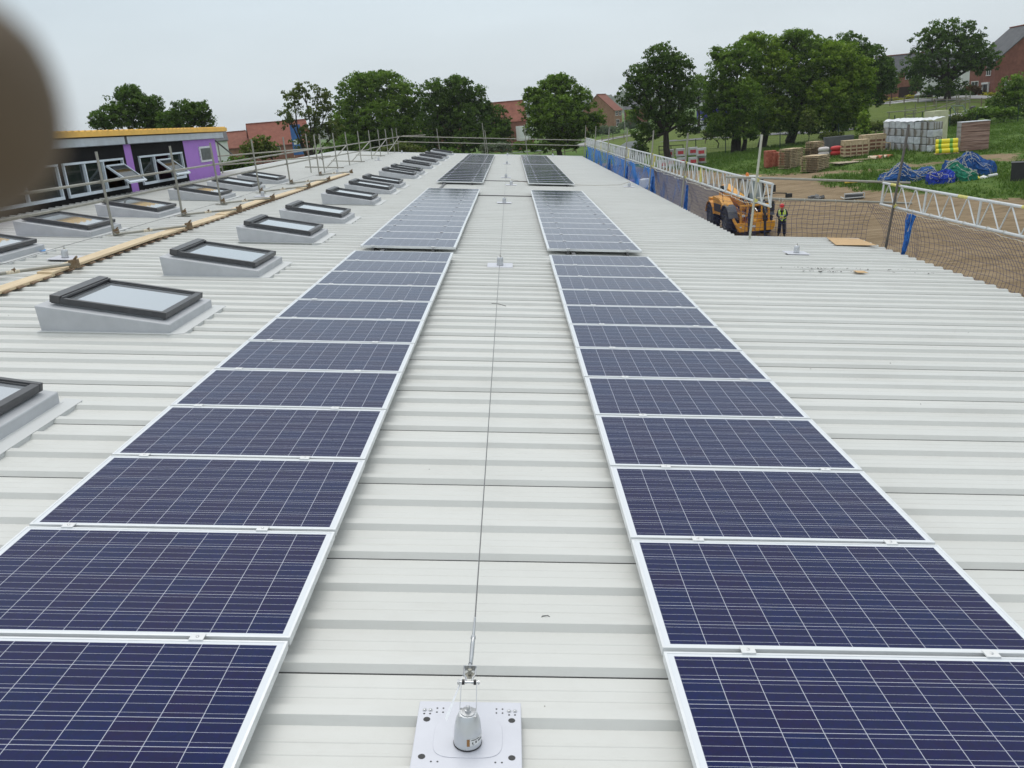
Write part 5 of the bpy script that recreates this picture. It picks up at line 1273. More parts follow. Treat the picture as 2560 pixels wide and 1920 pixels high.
for x in (0, 1.1): mb = MB(); mb.box((x, 0, 1.6), (.14, .14, 3.4)); mb.build('post', grw, r)
mb = MB()
for z in np.arange(.3, 2.9, .36): mb.box((.55, 0, z), (1.0, .07, .07))
mb.build('rung', grw, r)
p = gp(2262, 288, 138); r = thing('climbing_beams', 'long wooden balance beams and posts on the playground', 'climbing frame', tuple(p), (0, 0, face(2262, 285)))
for x in (0, 1.3, 2.6, 3.9, 5.2, 6.6, 8.0): mb = MB(); mb.box((x, 0, 1.0 + .1 * x), (.13, .13, 2.1 + .12 * x)); mb.build('post', grw, r)
mb = MB(); mb.path([(0, 0, .9), (8.0, 0, 2.0)], .06, 4); mb.path([(3.9, .2, 1.4), (8.0, .2, 2.7)], .06, 4); mb.path([(0, 0, 1.6), (4, 0, 1.9)], .05, 4); mb.build('beam', grw, r)
p = gp(2432, 283, 140); r = thing('litter_bin', 'brown round litter bin with a dark lid on the playground path', 'litter bin', tuple(p)); mb = MB(); mb.lathe([(.36, 0), (.42, .3), (.42, .85), (.38, .95)], (0, 0, 0), 14); mb.build('body', mat('bin_brown', (.07, .04, .03), .7), r, smooth=True)
mb = MB(); mb.lathe([(.40, .95), (.40, 1.05), (.25, 1.2), (.05, 1.25)], (0, 0, 0), 14); mb.build('lid', black, r, smooth=True)
def car(lab, u, v, d, yaw, col):
    p = gp(u, v, d); r = thing('parked_car', lab, 'car', tuple(p), (0, 0, face(u, v) + yaw), 'cars parked by the houses')
    mb = MB(); prof = [(-2.1, .3), (-2.1, .8), (-1.7, .95), (-1.2, 1.0), (-.7, 1.42), (.7, 1.45), (1.4, 1.0), (2.1, .9), (2.15, .3)]; mb.prism([(x, -.85, z) for x, z in prof], (0, 1.7, 0)); mb.build('body', mat('car_' + str(col), col, .3), r, bevel=.06)
    mb = MB(); mb.prism([(-1.05, -.87, 1.0), (-.65, -.87, 1.36), (.62, -.87, 1.38), (1.15, -.87, 1.02)], (0, 1.74, 0)); mb.build('windows', hgl, r)
    for x in (-1.35, 1.35):
        for y in (-.8, .8):
            mb = MB(); mb.tube((x, y - .1, .32), (x, y + .1, .32), .32, 12); mb.build('wheel', black, r)
car('grey car parked at the white house left of the oak', 2308, 252, 184, 1.2, (.16, .17, .19)); car('dark car parked under the oak on the road', 2345, 252, 172, .2, (.04, .05, .06)); car('silver car parked in front of the purple blue hoarding', 1752, 302, 168, .5, (.5, .52, .56))

# ------------------------------------------------------------------ site materials on the grass
pal_w = mat('pallet_wood', (.40, .30, .18), .85, 0, 0, 6, 0, 20, coords='World', col2=(.60, .48, .31)); pal_d = mat('pallet_wood_dark', (.24, .17, .10), .85, 0, .3, 5, coords='World')
pal_k = mat('pallet_block_shaded', (.14, .10, .06), .9)  # darkened so the block layer reads as shaded recesses between the decks
def pallet_proto(L_, D_, m):
    r = thing('pallet', None, None)
    mb = MB()
    n = 7
    for i in range(n): mb.box((-L_ / 2 + L_ * (i + .5) / n, 0, .13), (L_ / n * .95, D_, .03))
    for y in (-1, 0, 1): mb.box((0, y * (D_ / 2 - .05), .108), (L_, .1, .03))
    k1 = mb.build('deck', m, r); mb = MB()
    for x in (-1, 0, 1):
        for y in (-1, 0, 1): mb.box((x * (L_ / 2 - .07), y * (D_ / 2 - .05), .058), (.10, .08, .078))
    k2 = mb.build('block', pal_k, r); mb = MB()
    for x in (-1, 0, 1): mb.box((x * (L_ / 2 - .07), 0, .01), (L_ * .3, D_, .024))
    k3 = mb.build('bottom_board', m, r); KIDS[r.name] = [k1, k2, k3]; return r
def pstack(base, n, yaw, L_, D_, m, desc, grp='wooden pallets stacked on the grass'):
    pr = pallet_proto(L_, D_, m); g_ = gp(*base)
    for i in range(n):
        o = pr if i == 0 else copy_tree(pr)
        o.location = g_ + Vector((random.uniform(-.04, .04), random.uniform(-.04, .04), i * .146)); o.rotation_euler = (0, 0, yaw + random.uniform(-.03, .03))
        tag(o, f'{ORD[i]} pallet from the ground in the {desc}', 'pallet', grp)
pstack((1977, 419, 88), 12, .55, 1.7, 1.3, pal_w, 'tall left pallet stack beside the red bricks')
pstack((2038, 424, 84), 9, .75, 1.9, 1.6, pal_w, 'wide low pallet stack in front')
pstack((2030, 396, 92), 7, .4, 1.6, 1.2, pal_d, 'dark rear pallet stack, lower pile'); 
pr = pallet_proto(1.25, 1.1, pal_w); g_ = gp(2035, 396, 92)
for i in range(4):
    o = pr if i == 0 else copy_tree(pr); o.location = g_ + Vector((.05, 0, 1.03 + i * .146)); o.rotation_euler = (0, 0, .35 + .04 * i); tag(o, f'{ORD[i]} pallet from the bottom of the narrow pile on top of the dark rear stack', 'pallet', 'wooden pallets stacked on the grass')
pstack((2056, 400, 92), 2, .1, 1.3, 1.1, pal_d, 'low pallet pair under the red and white bags')
rb = brick('loose_brick', (.24, .045, .025), (.46, .15, .09), 2.5)
for i, (u, w_, h_) in enumerate([(1925, .95, 1.55), (1938, .9, 1.35), (1949, .9, 1.25)]):
    p = gp(u, 415, 90); mb = MB(); mb.box((0, 0, h_ / 2), (w_, 1.0, h_)); o = mb.build('brick_pack', rb, None, bevel=.02); o.location = p; o.rotation_euler = (0, 0, .2 * i); tag(o, f'{["tallest left", "middle", "lowest right"][i]} pack of red bricks beside the left pallet stack', 'brick pack', 'packs of red bricks')
# bags
for i, (x, z, c, nm) in enumerate([(0, .3, (.62, .05, .05), 'upper'), (0, 0, (.60, .10, .09), 'lower')]):
    p = gp(2074, 397, 91); mb = MB(); prof = []
    for sx in (-.5, .5): mb.lathe([(.02, -.45), (.2, -.38), (.26, -.1), (.26, .2), (.2, .4), (.02, .45)], (sx * 1.0, 0, .45 + z * 1.6), 10, int(sx > 0), Matrix.Rotation(math.pi / 2, 3, 'Y'))
    o = mb.build('cement_bag', [mat('bag_white', (.62, .58, .56), .5), mat('bag_red', c, .5)], None, smooth=True); o.location = p; o.scale = (1.2, 1.0, .9); tag(o, f'{nm} layer of red and white bags beside the dark rear pallets', 'bags', 'red and white bags')
p = gp(2095, 392, 95); mb = MB(); mb.box((0, 0, .75), (3.0, .5, 1.5)); o = mb.build('grey_board_stack', mat('grey_board', (.10, .105, .11), .6, 0, .15, 2), None, bevel=.02); o.location = p; o.rotation_euler = (0, 0, .15); tag(o, 'dark grey stack of boards behind the timber crates', 'board stack')
def crate(lab, u, v, d, yaw, L_, D_, H_):
    p = gp(u, v, d); r = thing('timber_crate', lab, 'crate', tuple(p), (0, 0, yaw), 'slatted timber crates')
    mb = MB()
    for k in range(4): z = .12 + k * (H_ - .35) / 3.4; mb.box((0, -D_ / 2, z), (L_, .03, .13)); mb.box((0, D_ / 2, z), (L_, .03, .13)); mb.box((-L_ / 2, 0, z), (.03, D_, .13)); mb.box((L_ / 2, 0, z), (.03, D_, .13))
    mb.box((0, -D_ / 2, H_ - .16), (L_, .032, .28)); mb.box((-L_ / 2, 0, H_ - .16), (.032, D_, .28)); mb.build('slat', pal_w, r)
    mb = MB()
    for i in range(5): mb.box((-L_ / 2 + .05 + i * (L_ - .1) / 4, -D_ / 2 - .035, H_ / 2 - .05), (.08, .04, H_ - .1))
    for y in (-D_ / 2 + .05, D_ / 2 - .05): mb.box((-L_ / 2 - .03, y, H_ / 2 - .05), (.04, .08, H_ - .1))
    mb.build('batten', pal_w, r); mb = MB(); mb.box((0, 0, H_), (L_ + .08, D_ + .08, .05)); mb.build('lid', pal_w, r)
    mb = MB(); mb.box((0, 0, H_ / 2 - .1), (L_ - .1, D_ - .1, H_ - .35)); mb.build('contents', mat('crate_inside', (.22, .10, .06), .8, 0, .3, 2), r)
yc = face(2150, 395)
crate('left timber crate of the pair beside the wrapped stacks', 2136, 399, 90, yc + .28, 2.2, 1.2, 1.45); crate('right timber crate of the pair, touching the wrapped stacks', 2183, 395, 92, yc + .28, 2.4, 1.2, 1.5)
r = thing('open_frame', 'open square timber frame leaning at the right end of the crates', 'timber frame', tuple(gp(2213, 388, 91)), (0, 0, yc)); mb = MB(); mb.box((0, 0, .05), (.85, .05, .08)); mb.box((0, 0, .75), (.85, .05, .08)); mb.box((-.4, 0, .4), (.06, .05, .7)); mb.box((.4, 0, .4), (.06, .05, .7)); mb.build('frame', pal_w, r)
p = gp(2117, 408, 86); mb = MB(); mb.box((0, 0, .12), (2.4, 1.6, .03)); mb.box((0, 0, .05), (1.6, 1.2, .09)); o = mb.build('plywood_sheet', mat('plywood', (.40, .33, .24), .8, 0, .1, 1), None); o.location = p; o.rotation_euler = (0, 0, yc + .5); tag(o, 'flat plywood sheet lying on the grass in front of the crates', 'plywood')
for i, (u, v, L_, a) in enumerate([(2160, 405, 2.2, .2), (2172, 402, 2.6, -.12), (2180, 406, 1.6, .4), (2100, 397, 1.8, .1), (2082, 401, 1.0, -.1), (2108, 402, 1.4, .05)]):
    p = gp(u, v, 87); mb = MB(); mb.box((0, 0, .06), (L_, .16, .05)); o = mb.build('loose_plank', pal_w, None); o.location = p; o.rotation_euler = (0, 0, yc + a); tag(o, f'{ORD[i]} loose timber plank, counted from the largest group, on the grass by the crates', 'plank', 'loose timber planks on the grass')
tl = mat('tile_terracotta', (.50, .14, .07), .7, 0, .1, 2); cream = mat('tile_cream', (.62, .52, .38), .8)
for i, u in enumerate((2194, 2206, 2218, 2229)):
    p = gp(u, 397 - i, 87); mb = MB(); n = 8; pts = [(.28 * math.cos(math.pi * k / n), .26 * math.sin(math.pi * k / n)) for k in range(n + 1)] + [(.21 * math.cos(math.pi * k / n), .19 * math.sin(math.pi * k / n)) for k in range(n, -1, -1)]
    for k in range(n): mb.prism([(pts[k][0], 0, pts[k][1]), (pts[k + 1][0], 0, pts[k + 1][1]), (pts[2 * n - k][0], 0, pts[2 * n - k][1]), (pts[2 * n + 1 - k][0], 0, pts[2 * n + 1 - k][1])], (0, .9, 0), 0 if i % 2 else 1)
    o = mb.build('ridge_tile', [tl, cream], None); o.location = p; o.rotation_euler = (0, 0, yc + .9); tag(o, f'{ORD[i]} curved clay ridge tile from the left, lying on the grass', 'ridge tile', 'curved clay tiles on the grass')
# wrapped insulation packs: 8 wide, 4 high
wrapm = bpy.data.materials.new('wrapped_rolls'); wrapm.use_nodes = True; t = wrapm.node_tree; b = t.nodes['Principled BSDF']; b.inputs['Roughness'].default_value = .3
c = N('ShaderNodeNewGeometry', t); wv = N('ShaderNodeTexWave', t, wave_type='BANDS', bands_direction='X'); wv.inputs['Scale'].default_value = 1.1; wv.inputs['Distortion'].default_value = 3.5; wv.inputs['Detail'].default_value = 4; t.links.new(c.outputs['Position'], wv.inputs[0])
rr_ = N('ShaderNodeValToRGB', t); rr_.color_ramp.elements[0].color = (.17, .15, .125, 1); rr_.color_ramp.elements[1].color = (.40, .41, .42, 1); rr_.color_ramp.elements[1].position = .7; t.links.new(wv.outputs['Fac'], rr_.inputs[0]); t.links.new(rr_.outputs[0], b.inputs['Base Color'])
wrapw = mat('wrap_white', (.50, .53, .56), .3, 0, .25, 2.2, .02, 5, coords='World')
A0 = gp(2206, 377, 92); A1 = gp(2331, 385, 88); dv = (A1 - A0); Lw = dv.length; yw = math.atan2(dv.y, dv.x); cw = Lw / 8; ch = .66
for row in range(4):
    for k in range(8):
        mb = MB(); mb.box((0, 0, 0), (cw * .95, 1.15, ch * .97)); o = mb.build('insulation_pack', wrapw if ((row % 2 == 1 and k < 6) or (row % 2 == 0 and k == 7)) else wrapm, None, bevel=.07)
        q = A0.lerp(A1, (k + .5) / 8); o.location = (q.x - math.sin(yw) * .55, q.y + math.cos(yw) * .55, q.z + ch * (row + .5)); o.rotation_euler = (0, 0, yw + random.uniform(-.04, .04))
        tag(o, f'{ORD[k]} pack from left, {ORD[row]} row up, in the wrapped stack', 'insulation pack', 'plastic wrapped insulation packs')
mb = MB(); vs = []; fs = []
for i in range(25):
    for j in range(5):
        f = i / 24; q = Vector((f * Lw, -.08 + j * .36, 4 * ch + .02 + .07 * abs(math.sin(f * 25)) + .05 * math.sin(j * 1.6 + f * 9) + (-.18 if j in (0,) else 0))); vs.append(q)
for i in range(24):
    for j in range(4): a = i * 5 + j; fs.append((a, a + 5, a + 6, a + 1))
mb.add(vs, fs); o = mb.build('plastic_cover', mat('film_white', (.72, .74, .77), .3, 0, .05, 3), None, smooth=True); o.location = A0; o.rotation_euler = (0, 0, yw); tag(o, 'white plastic film over the top of the wrapped insulation stack', 'plastic cover')
p = gp(2336, 371, 93); mb = MB(); mb.box((0, 0, 1.55), (1.3, 1.6, 3.1)); mb.box((0, -.81, 1.45), (1.28, .02, .35), 1); o = mb.build('yellow_pack', [mat('pale_yellow_film', (.55, .55, .36), .35, 0, .15, 1.5), mat('green_band', (.20, .38, .25), .5)], None, bevel=.05); o.location = p; o.rotation_euler = (0, 0, yw); tag(o, 'tall pale yellow wrapped pack behind the right end of the grey stack', 'pack')
ry = mat('roll_yellow', (.80, .68, .03), .4, 0, .1, 3); rg = mat('roll_green', (.16, .42, .05), .4)
yr = face(2356, 380) + .12
k = 0
for row, nn in enumerate((3, 2, 1)):
    for j in range(nn):
        p = gp(2337, 384, 86.5); mb = MB(); seg = [(0, .22), (.22, .45), (.45, 1.1), (1.1, 1.35), (1.35, 1.75)]
        for si, (a, b_) in enumerate(seg): mb.tube((a, 0, 0), (b_, 0, 0), .215, 14, si % 2)
        o = mb.build('insulation_roll', [ry, rg], None, smooth=True); o.rotation_euler = (0, 0, yr)
        o.location = p + Matrix.Rotation(yr, 3, 'Z') @ Vector((.1 + row * -.02 + random.uniform(-.05, .05), j * .44 + row * .22, .32 + row * .39)); tag(o, f'{ORD[j]} yellow and green roll from the front in the {["bottom", "middle", "top"][row]} layer beside the wrapped stack', 'insulation roll', 'yellow and green insulation rolls'); k += 1
pr = pallet_proto(1.9, 1.4, pal_w); pr.location = gp(2337, 384, 86.5) + Matrix.Rotation(yr, 3, 'Z') @ Vector((.95, .4, -.03)); pr.rotation_euler = (0, 0, yr); tag(pr, 'pallet under the yellow and green rolls', 'pallet')
bw = mat('brown_boards', (.13, .06, .04), .4, 0, 0, 1.6, 0, 20, coords='World', col2=(.46, .30, .25), stretch=(.3, 1, 6)); gw = mat('board_edges', (.36, .35, .36), .5, 0, .3, 2, 0, 20, stretch=(1, 1, 16))
B0 = gp(2400, 378, 87.5); B1 = gp(2471, 373, 88.2); dv = B1 - B0; yb_ = math.atan2(dv.y, dv.x); LB = dv.length
for k in range(6):
    mb = MB(); mb.box((0, 0, 0), (LB, 1.2, .385)); mb.box((-LB / 2 - .01, 0, 0), (.02, 1.18, .37), 1)
    o = mb.build('board_pack', [bw, gw], None, bevel=.03); q = B0.lerp(B1, .5); o.location = q + Matrix.Rotation(yb_, 3, 'Z') @ Vector((0, .6, .22 + k * .40)); o.rotation_euler = (0, 0, yb_ + random.uniform(-.006, .006)); tag(o, f'{ORD[k]} brown board pack from the ground in the stack right of the yellow rolls', 'board pack', 'brown board packs')
mb = MB(); mb.box((0, 0, 0), (LB + .05, 1.3, .04)); o = mb.build('plastic_cover', MATS['film_white'], None); o.location = B0.lerp(B1, .5) + Matrix.Rotation(yb_, 3, 'Z') @ Vector((0, .6, .22 + 2.24)); o.rotation_euler = (0, 0, yb_); tag(o, 'white plastic sheet covering the brown board stack', 'plastic cover')
# net heaps
def heap(lab, u, v, d, L_, W_, H_, col, col2, seed, ropes=34):
    r = random.Random(seed); p = gp(u, v, d); root = thing('net_heap', lab, 'net heap', tuple(p), (0, 0, face(u, v)), 'heaps of tangled safety nets')
    nu, nv = 44, 14; vs = []; fs = []; ph = [r.uniform(0, 6) for _ in range(8)]
    def S(a, b):
        rr = math.sin(b * math.pi / 2); w_ = 1 + .16 * math.sin(3 * a + ph[0]) + .10 * math.sin(7 * a + ph[1]) * rr
        x = math.cos(a) * rr * L_ / 2 * w_; y = math.sin(a) * rr * W_ / 2 * w_
        z = H_ * (math.cos(b * math.pi / 2) ** .8) * (1 + .28 * math.sin(x * 3.1 + ph[2]) + .18 * math.sin(y * 4.3 + x * 2 + ph[3])) + .06 * math.sin(x * 13 + ph[4]) * math.sin(y * 11 + ph[5])
        return Vector((x, y, max(z, -.1) if b < .99 else -.12)) + (Vector((math.sin(a * 31 + b * 47), math.cos(a * 43 - b * 29), math.sin(a * 23 + b * 61))) * .05 if .05 < b < .99 else Vector())
    vs.append(S(0, 0.0001))
    for j in range(1, nv + 1):
        for i in range(nu): vs.append(S(2 * math.pi * i / nu, j / nv))
    for i in range(nu): fs.append((0, 1 + i, 1 + (i + 1) % nu))
    for j in range(nv - 1):
        for i in range(nu): a = 1 + j * nu + i; b_ = 1 + j * nu + (i + 1) % nu; fs.append((a, a + nu, b_ + nu, b_))
    mb = MB(); mb.add(vs, fs); mb.build('net', mat('heap' + str(seed), col, .85, 0, 0, 5, .06, 9, col2=col2), root, smooth=True)
    mb = MB()
    for k in range(ropes):
        a = r.uniform(3.4, 6.2) if r.random() < .8 else r.uniform(0, 6.28); b_ = r.uniform(.2, .95); pts = []; da = r.uniform(-.1, .1); db = r.uniform(-.09, .09)
        for q in range(12):
            pts.append(S(a, max(.02, min(.99, b_))) + Vector((0, -.03, .05))); a += da; b_ += db; da += r.uniform(-.09, .09); db += r.uniform(-.06, .06)
        mb.path(pts, .014, 4)
    mb.build('rope', tie, root); return root
heap('wide heap of blue net with tangled white rope, left of the bigger heap', 2260, 456, 71.5, 3.9, 2.2, .95, (.004, .035, .15), (.012, .10, .32), 3)
heap('bright blue net mound at the left end of the bigger heap', 2352, 462, 69.5, 1.7, 1.6, .95, (.006, .025, .26), (.01, .05, .45), 5, 10)
heap('green net mound in the middle of the bigger heap', 2395, 458, 70, 2.6, 1.5, .95, (.004, .12, .07), (.01, .22, .13), 6, 16)
heap('tall blue net mound at the back of the bigger heap', 2412, 450, 72.5, 3.4, 1.8, 1.35, (.004, .04, .18), (.01, .10, .34), 8, 22)
for i, (u0, v0, u1, v1, w_, z, m, lab) in enumerate([(2165, 449, 2240, 441, .35, .12, alub, 'pale metal scaffold board between the frames and the left net heap'), (2200, 440, 2350, 434, .45, .10, alub, 'long pale metal boards lying behind the two net heaps'), (2112, 446, 2144, 443, .5, .30, mat('board_yellow', (.66, .44, .03), .5), 'small yellow board lying on the grass left of the net heaps'), (2345, 466, 2425, 460, .12, .06, black, 'black tube lying in front of the green net mound')]):
    a = gp(u0, v0, 72); b_ = gp(u1, v1, 72); d_ = b_ - a; mb = MB(); mb.box((d_.length / 2, 0, z), (d_.length, w_, .06)); mb.box((d_.length / 2, w_ / 2, z - .04), (d_.length, .04, .1)); o = mb.build('metal_board', m, None); o.location = a; o.rotation_euler = (0, 0, math.atan2(d_.y, d_.x)); tag(o, lab, 'board')
r = thing('tubular_frame', 'pale metal frame lying on the grass below the yellow board', 'metal frame', tuple(gp(2112, 472, 66)), (0, 0, face(2130, 468))); mb = MB()
for z in (.12, .42): mb.tube((0, 0, z), (1.3, 0, z + .05), .035, 6)
for x in (0, 1.3): mb.tube((x, 0, .1), (x, 0, .48), .035, 6)
for x in (0, 1.3): mb.tube((x, 0, .1), (x - .25, .7, .15), .035, 6)
mb.build('frame', alub, r); mb = MB(); mb.box((.6, .4, .2), (1.2, .6, .3)); mb.build('grey_tray', mat('tray_grey', (.08, .085, .09), .6), r)
r = thing('scrap_pile', 'small dark grey pile of scrap left of the metal frame', 'scrap pile', tuple(gp(2050, 463, 67)), (0, 0, .2)); mb = MB()
for k in range(9): mb.box((random.uniform(-.6, .6), random.uniform(-.3, .3), random.uniform(.05, .25)), (random.uniform(.2, .6), .3, random.uniform(.05, .2)), 0, Matrix.Rotation(random.uniform(-.5, .5), 3, 'X') @ Matrix.Rotation(random.uniform(0, 3), 3, 'Z'))
mb.build('scrap', mat('scrap', (.12, .12, .12), .7, 0, .5, 4), r)
r = thing('film_scrap', 'crumpled yellow and white plastic right of the green net mound', 'plastic film', tuple(gp(2440, 456, 70)), (0, 0, 0)); mb = MB(); mb.lathe([(.22, 0), (.25, .1), (.1, .25), (.02, .28)], (0, 0, 0), 9, 0); mb.lathe([(.3, 0), (.28, .12), (.1, .2), (.02, .24)], (.55, .1, 0), 9, 1); mb.tube((.9, .1, .15), (1.5, .1, .2), .1, 7, 1); mb.build('film', [ry, white], r)
r = thing('black_tank', 'black plastic tank on the grass at the right margin', 'tank', tuple(gp(2552, 452, 68.5)), (0, 0, face(2550, 450))); mb = MB(); mb.box((0, .5, .62), (1.25, 1.1, 1.2)); mb.box((0, .5, 1.23), (1.32, 1.17, .06)); mb.box((.28, -.07, .5), (.05, .05, .8)); mb.build('body', mat('tank_black', (.022, .022, .024), .6, 0, .2, 3), r, bevel=.05)
# white block packs with red print
def bpack(lab, u, v, d, lvl, w_=1.0, h_=.82):
    p = gp(u, v, d); r = thing('block_pack', lab, 'block pack', (p.x, p.y, p.z + lvl * (h_ + .06)), (0, 0, face(u, v) + random.uniform(-.12, .12)), 'wrapped white block packs with red print')
    mb = MB(); mb.box((0, 0, h_ / 2 + .02), (w_, 1.0, h_)); mb.build('blocks', mat('block_white', (.50, .50, .49), .5, 0, .12, 2.5), r, bevel=.03)
    mb = MB(); mb.box((.05, -.507, h_ * .52), (w_ * .62, .012, h_ * .42)); mb.box((w_ * .46, -.506, h_ * .5), (.10, .01, h_ * .5), 1)
    mb.build('print', [mat('print_red', (.42, .02, .03), .5, 0, 0, 9, 0, 20, col2=(.55, .08, .08)), mat('print_yellow', (.55, .55, .25), .5)], r)
for i, (u, v, lvl) in enumerate([(1733, 423, 0), (1754, 422, 0), (1733, 423, 1), (1754, 422, 1), (1704, 431, 0), (1702, 424, 1), (1655, 424, 0), (1676, 420, 0), (1674, 414, 1)]):
    bpack(f'{["front left", "front right", "back left", "back right"][i] if i < 4 else ["low middle", "upper middle", "far left", "left", "upper left"][i - 4]} white block pack with red print behind the lattice rail' if i >= 4 else f'{["lower left", "lower right", "upper left", "upper right"][i]} white block pack in the rightmost pile with red print', u, v, 99 + (i % 3), lvl)
p = gp(1537, 408, 106); r = thing('sheeted_panel', 'large white sheeted panel standing behind the lattice rail', 'panel', tuple(p), (0, 0, face(1570, 400) + .1)); mb = MB(); vs = []; fs = []
for i in range(13):
    for j in range(7):
        f = i / 12; H_ = 1.9 + .65 * min(1, f * 2.2) + .2 * f; vs.append((f * 3.3, -.12 * math.sin(f * 3.1) * math.sin(j / 6 * 3.1) + .03 * math.sin(i * 1.7 + j), j / 6 * H_))
for i in range(12):
    for j in range(6): a = i * 7 + j; fs.append((a, a + 7, a + 8, a + 1))
mb.add(vs, fs); mb.add([Vector(v_) + Vector((0, .08, 0)) for v_ in vs], [tuple(reversed(f_)) for f_ in fs]); mb.build('sheet', mat('sheet_white', (.56, .58, .60), .6, 0, .05, 1), r, smooth=True)
mb = MB(); mb.box((3.38, .04, 1.35), (.10, .2, 2.75)); mb.build('post', grn, r); mb = MB(); mb.box((1.6, -.14, 1.9), (3.1, .02, .025)); mb.build('strap', black, r)
# bits lying on the gravel behind the blue netting
for i, (u, v, L_, m, lab) in enumerate([(1600, 440, 2.6, alub, 'bundle of pale tubes on the gravel behind the blue netting'), (1586, 425, 1.6, mat('purple_pack', (.30, .18, .38), .5), 'purple wrapped pack behind the blue netting'), (1612, 432, 1.2, white, 'white box behind the blue netting'), (1560, 412, 2.0, grn, 'green crate behind the bright blue netting')]):
    p = gp(u, v, 84); mb = MB()
    if i == 0:
        for k in range(6): mb.tube((-1.3, (k % 3) * .12, .06 + (k // 3) * .1), (1.3, (k % 3) * .12, .06 + (k // 3) * .1), .05, 6)
    else: mb.box((0, 0, .35), (L_, .9, .7)); mb.box((0, 0, .74), (L_ * .9, .8, .06))
    o = mb.build(['tube_bundle', 'wrapped_pack', 'site_box', 'site_crate'][i], m, None, bevel=.02); o.location = p; o.rotation_euler = (0, 0, .5 * i); tag(o, lab, ['tubes', 'pack', 'box', 'crate'][i])
# ------------------------------------------------------------------ telehandler facing the camera
TY = mat('machine_yellow', (.72, .33, .022), .45, 0, .10, 3); TB = mat('machine_black', (.018, .018, .02), .55); TG = mat('machine_grey', (.09, .095, .10), .6, 0, .2, 3); tyre = mat('tyre', (.028, .028, .030), .85, 0, .3, 6, .01, 20)
fd = Vector((.06, -.998)); yawT = math.atan2(fd.y, fd.x) - math.pi / 2
tp = at_d(1846, 552, 52.4); th_ = thing('telehandler', 'yellow telehandler with black tyres and orange beacon, facing the camera on the site', 'telehandler', (tp.x, tp.y, terr(tp.x, tp.y)), (0, 0, yawT))
def part(name, m, fn, bevel=.02, smooth=False, parent=None):
    mb = MB(); fn(mb); return mb.build(name, m, parent or th_, smooth=smooth, bevel=bevel)
part('chassis', [TG, TY], lambda b: (b.box((0, -.1, .78), (.95, 4.3, .5), 1), b.box((0, -2.25, 1.1), (1.9, .5, 1.0), 1), b.box((0, 1.35, .62), (1.7, .35, .3), 0), b.box((0, -1.35, .62), (1.7, .35, .3), 0)))
part('bonnet', [TY, TB], lambda b: (b.prism([(.5, -1.0, .9), (.5, .9, .9), (.5, .75, 1.45), (.5, .1, 1.72), (.5, -1.0, 1.78)], (.62, 0, 0), 0), b.box((1.13, -.2, 1.25), (.03, 1.2, .4), 1)))
for sx in (-1, 1):
    for sy in (1.42, -1.42):
        def gd(b, sx=sx, sy=sy):
            for k in range(6):
                a0 = math.pi * (.08 + .84 * k / 6); a1 = math.pi * (.08 + .84 * (k + 1) / 6)
                p0 = (sy + .82 * math.cos(a0), .72 + .80 * math.sin(a0)); p1 = (sy + .82 * math.cos(a1), .72 + .80 * math.sin(a1)); q0 = (sy + .78 * math.cos(a0), .72 + .76 * math.sin(a0)); q1 = (sy + .78 * math.cos(a1), .72 + .76 * math.sin(a1))
                x = sx * .74; b.prism([(x, p0[0], p0[1]), (x, p1[0], p1[1]), (x, q1[0], q1[1]), (x, q0[0], q0[1])], (sx * .5, 0, 0))
        part('mudguard', TY if (sx == 1 and sy < 0) else TG, gd, 0)
        def tyf(b, sx=sx, sy=sy):
            Ry = Matrix.Rotation(math.pi / 2, 3, 'Y')
            b.lathe([(.30, -.2), (.52, -.23), (.66, -.20), (.70, -.1), (.70, .1), (.66, .20), (.52, .23), (.30, .2)], (sx * .98, sy, .70), 28, 0, Ry)
            for k in range(22):
                a = 2 * math.pi * k / 22
                for s2 in (-1, 1):
                    c = Vector((sx * .98 + s2 * .11, sy + .70 * math.cos(a + s2 * .07), .70 + .70 * math.sin(a + s2 * .07))); b.box(c, (.21, .07, .05), 0, Matrix.Rotation(a - math.pi / 2, 3, 'X') @ Matrix.Rotation(s2 * .5, 3, 'Z'))
        w_ = part('wheel', tyre, tyf, 0)
        part('rim', TG, lambda b, sx=sx, sy=sy: b.lathe([(.05, 0), (.12, .03), (.28, .0), (.33, .06), (.33, -.02)], (sx * 1.17, sy, .70), 20, 0, Matrix.Rotation(sx * math.pi / 2, 3, 'Y')), 0, True, w_)
def boomf(b):
    b.box((.05, -2.0, 1.75), (.7, .5, .7)); 
    Rb = Matrix.Rotation(-.16, 3, 'X'); b.box((.05, -.2, 1.72), (.42, 3.7, .46), 0, Rb); Rb2 = Matrix.Rotation(-.16, 3, 'X'); b.box((.05, 1.2, 1.48), (.32, 2.0, .36), 0, Rb2)
    b.prism([(-.12, 1.9, 1.55), (-.12, 2.25, 1.5), (-.12, 2.75, .75), (-.12, 2.55, .5), (-.12, 2.3, .6), (-.12, 1.85, 1.15)], (.34, 0, 0))
part('boom', TY, boomf, .03)
def cabf(b):
    x0, x1, y0, y1 = -1.12, -.28, -.75, .95
    for x in (x0, x1):
        for (y, yt) in ((y0, y0 + .1), (y1, y1 - .25)): b.path([(x, y, .85), (x, y, 1.5), (x, yt, 2.55)], .05, 5)
    b.box(((x0 + x1) / 2, .05, 1.05), (x1 - x0, y1 - y0 - .1, .65)); b.path([(x0, y0 + .1, 2.52), (x0, y1 - .25, 2.52)], .05, 5); b.path([(x1, y0 + .1, 2.52), (x1, y1 - .25, 2.52)], .05, 5)
    for k in range(7): yy = y1 - .25 - k * .12; b.tube((x0 + .02, yy + .02, 2.62), (x1 - .02, yy + .02, 2.62), .018, 5)
    b.box((-.7, .3, 1.55), (.5, .5, .6))
cab = part('cab', TB, cabf, 0)
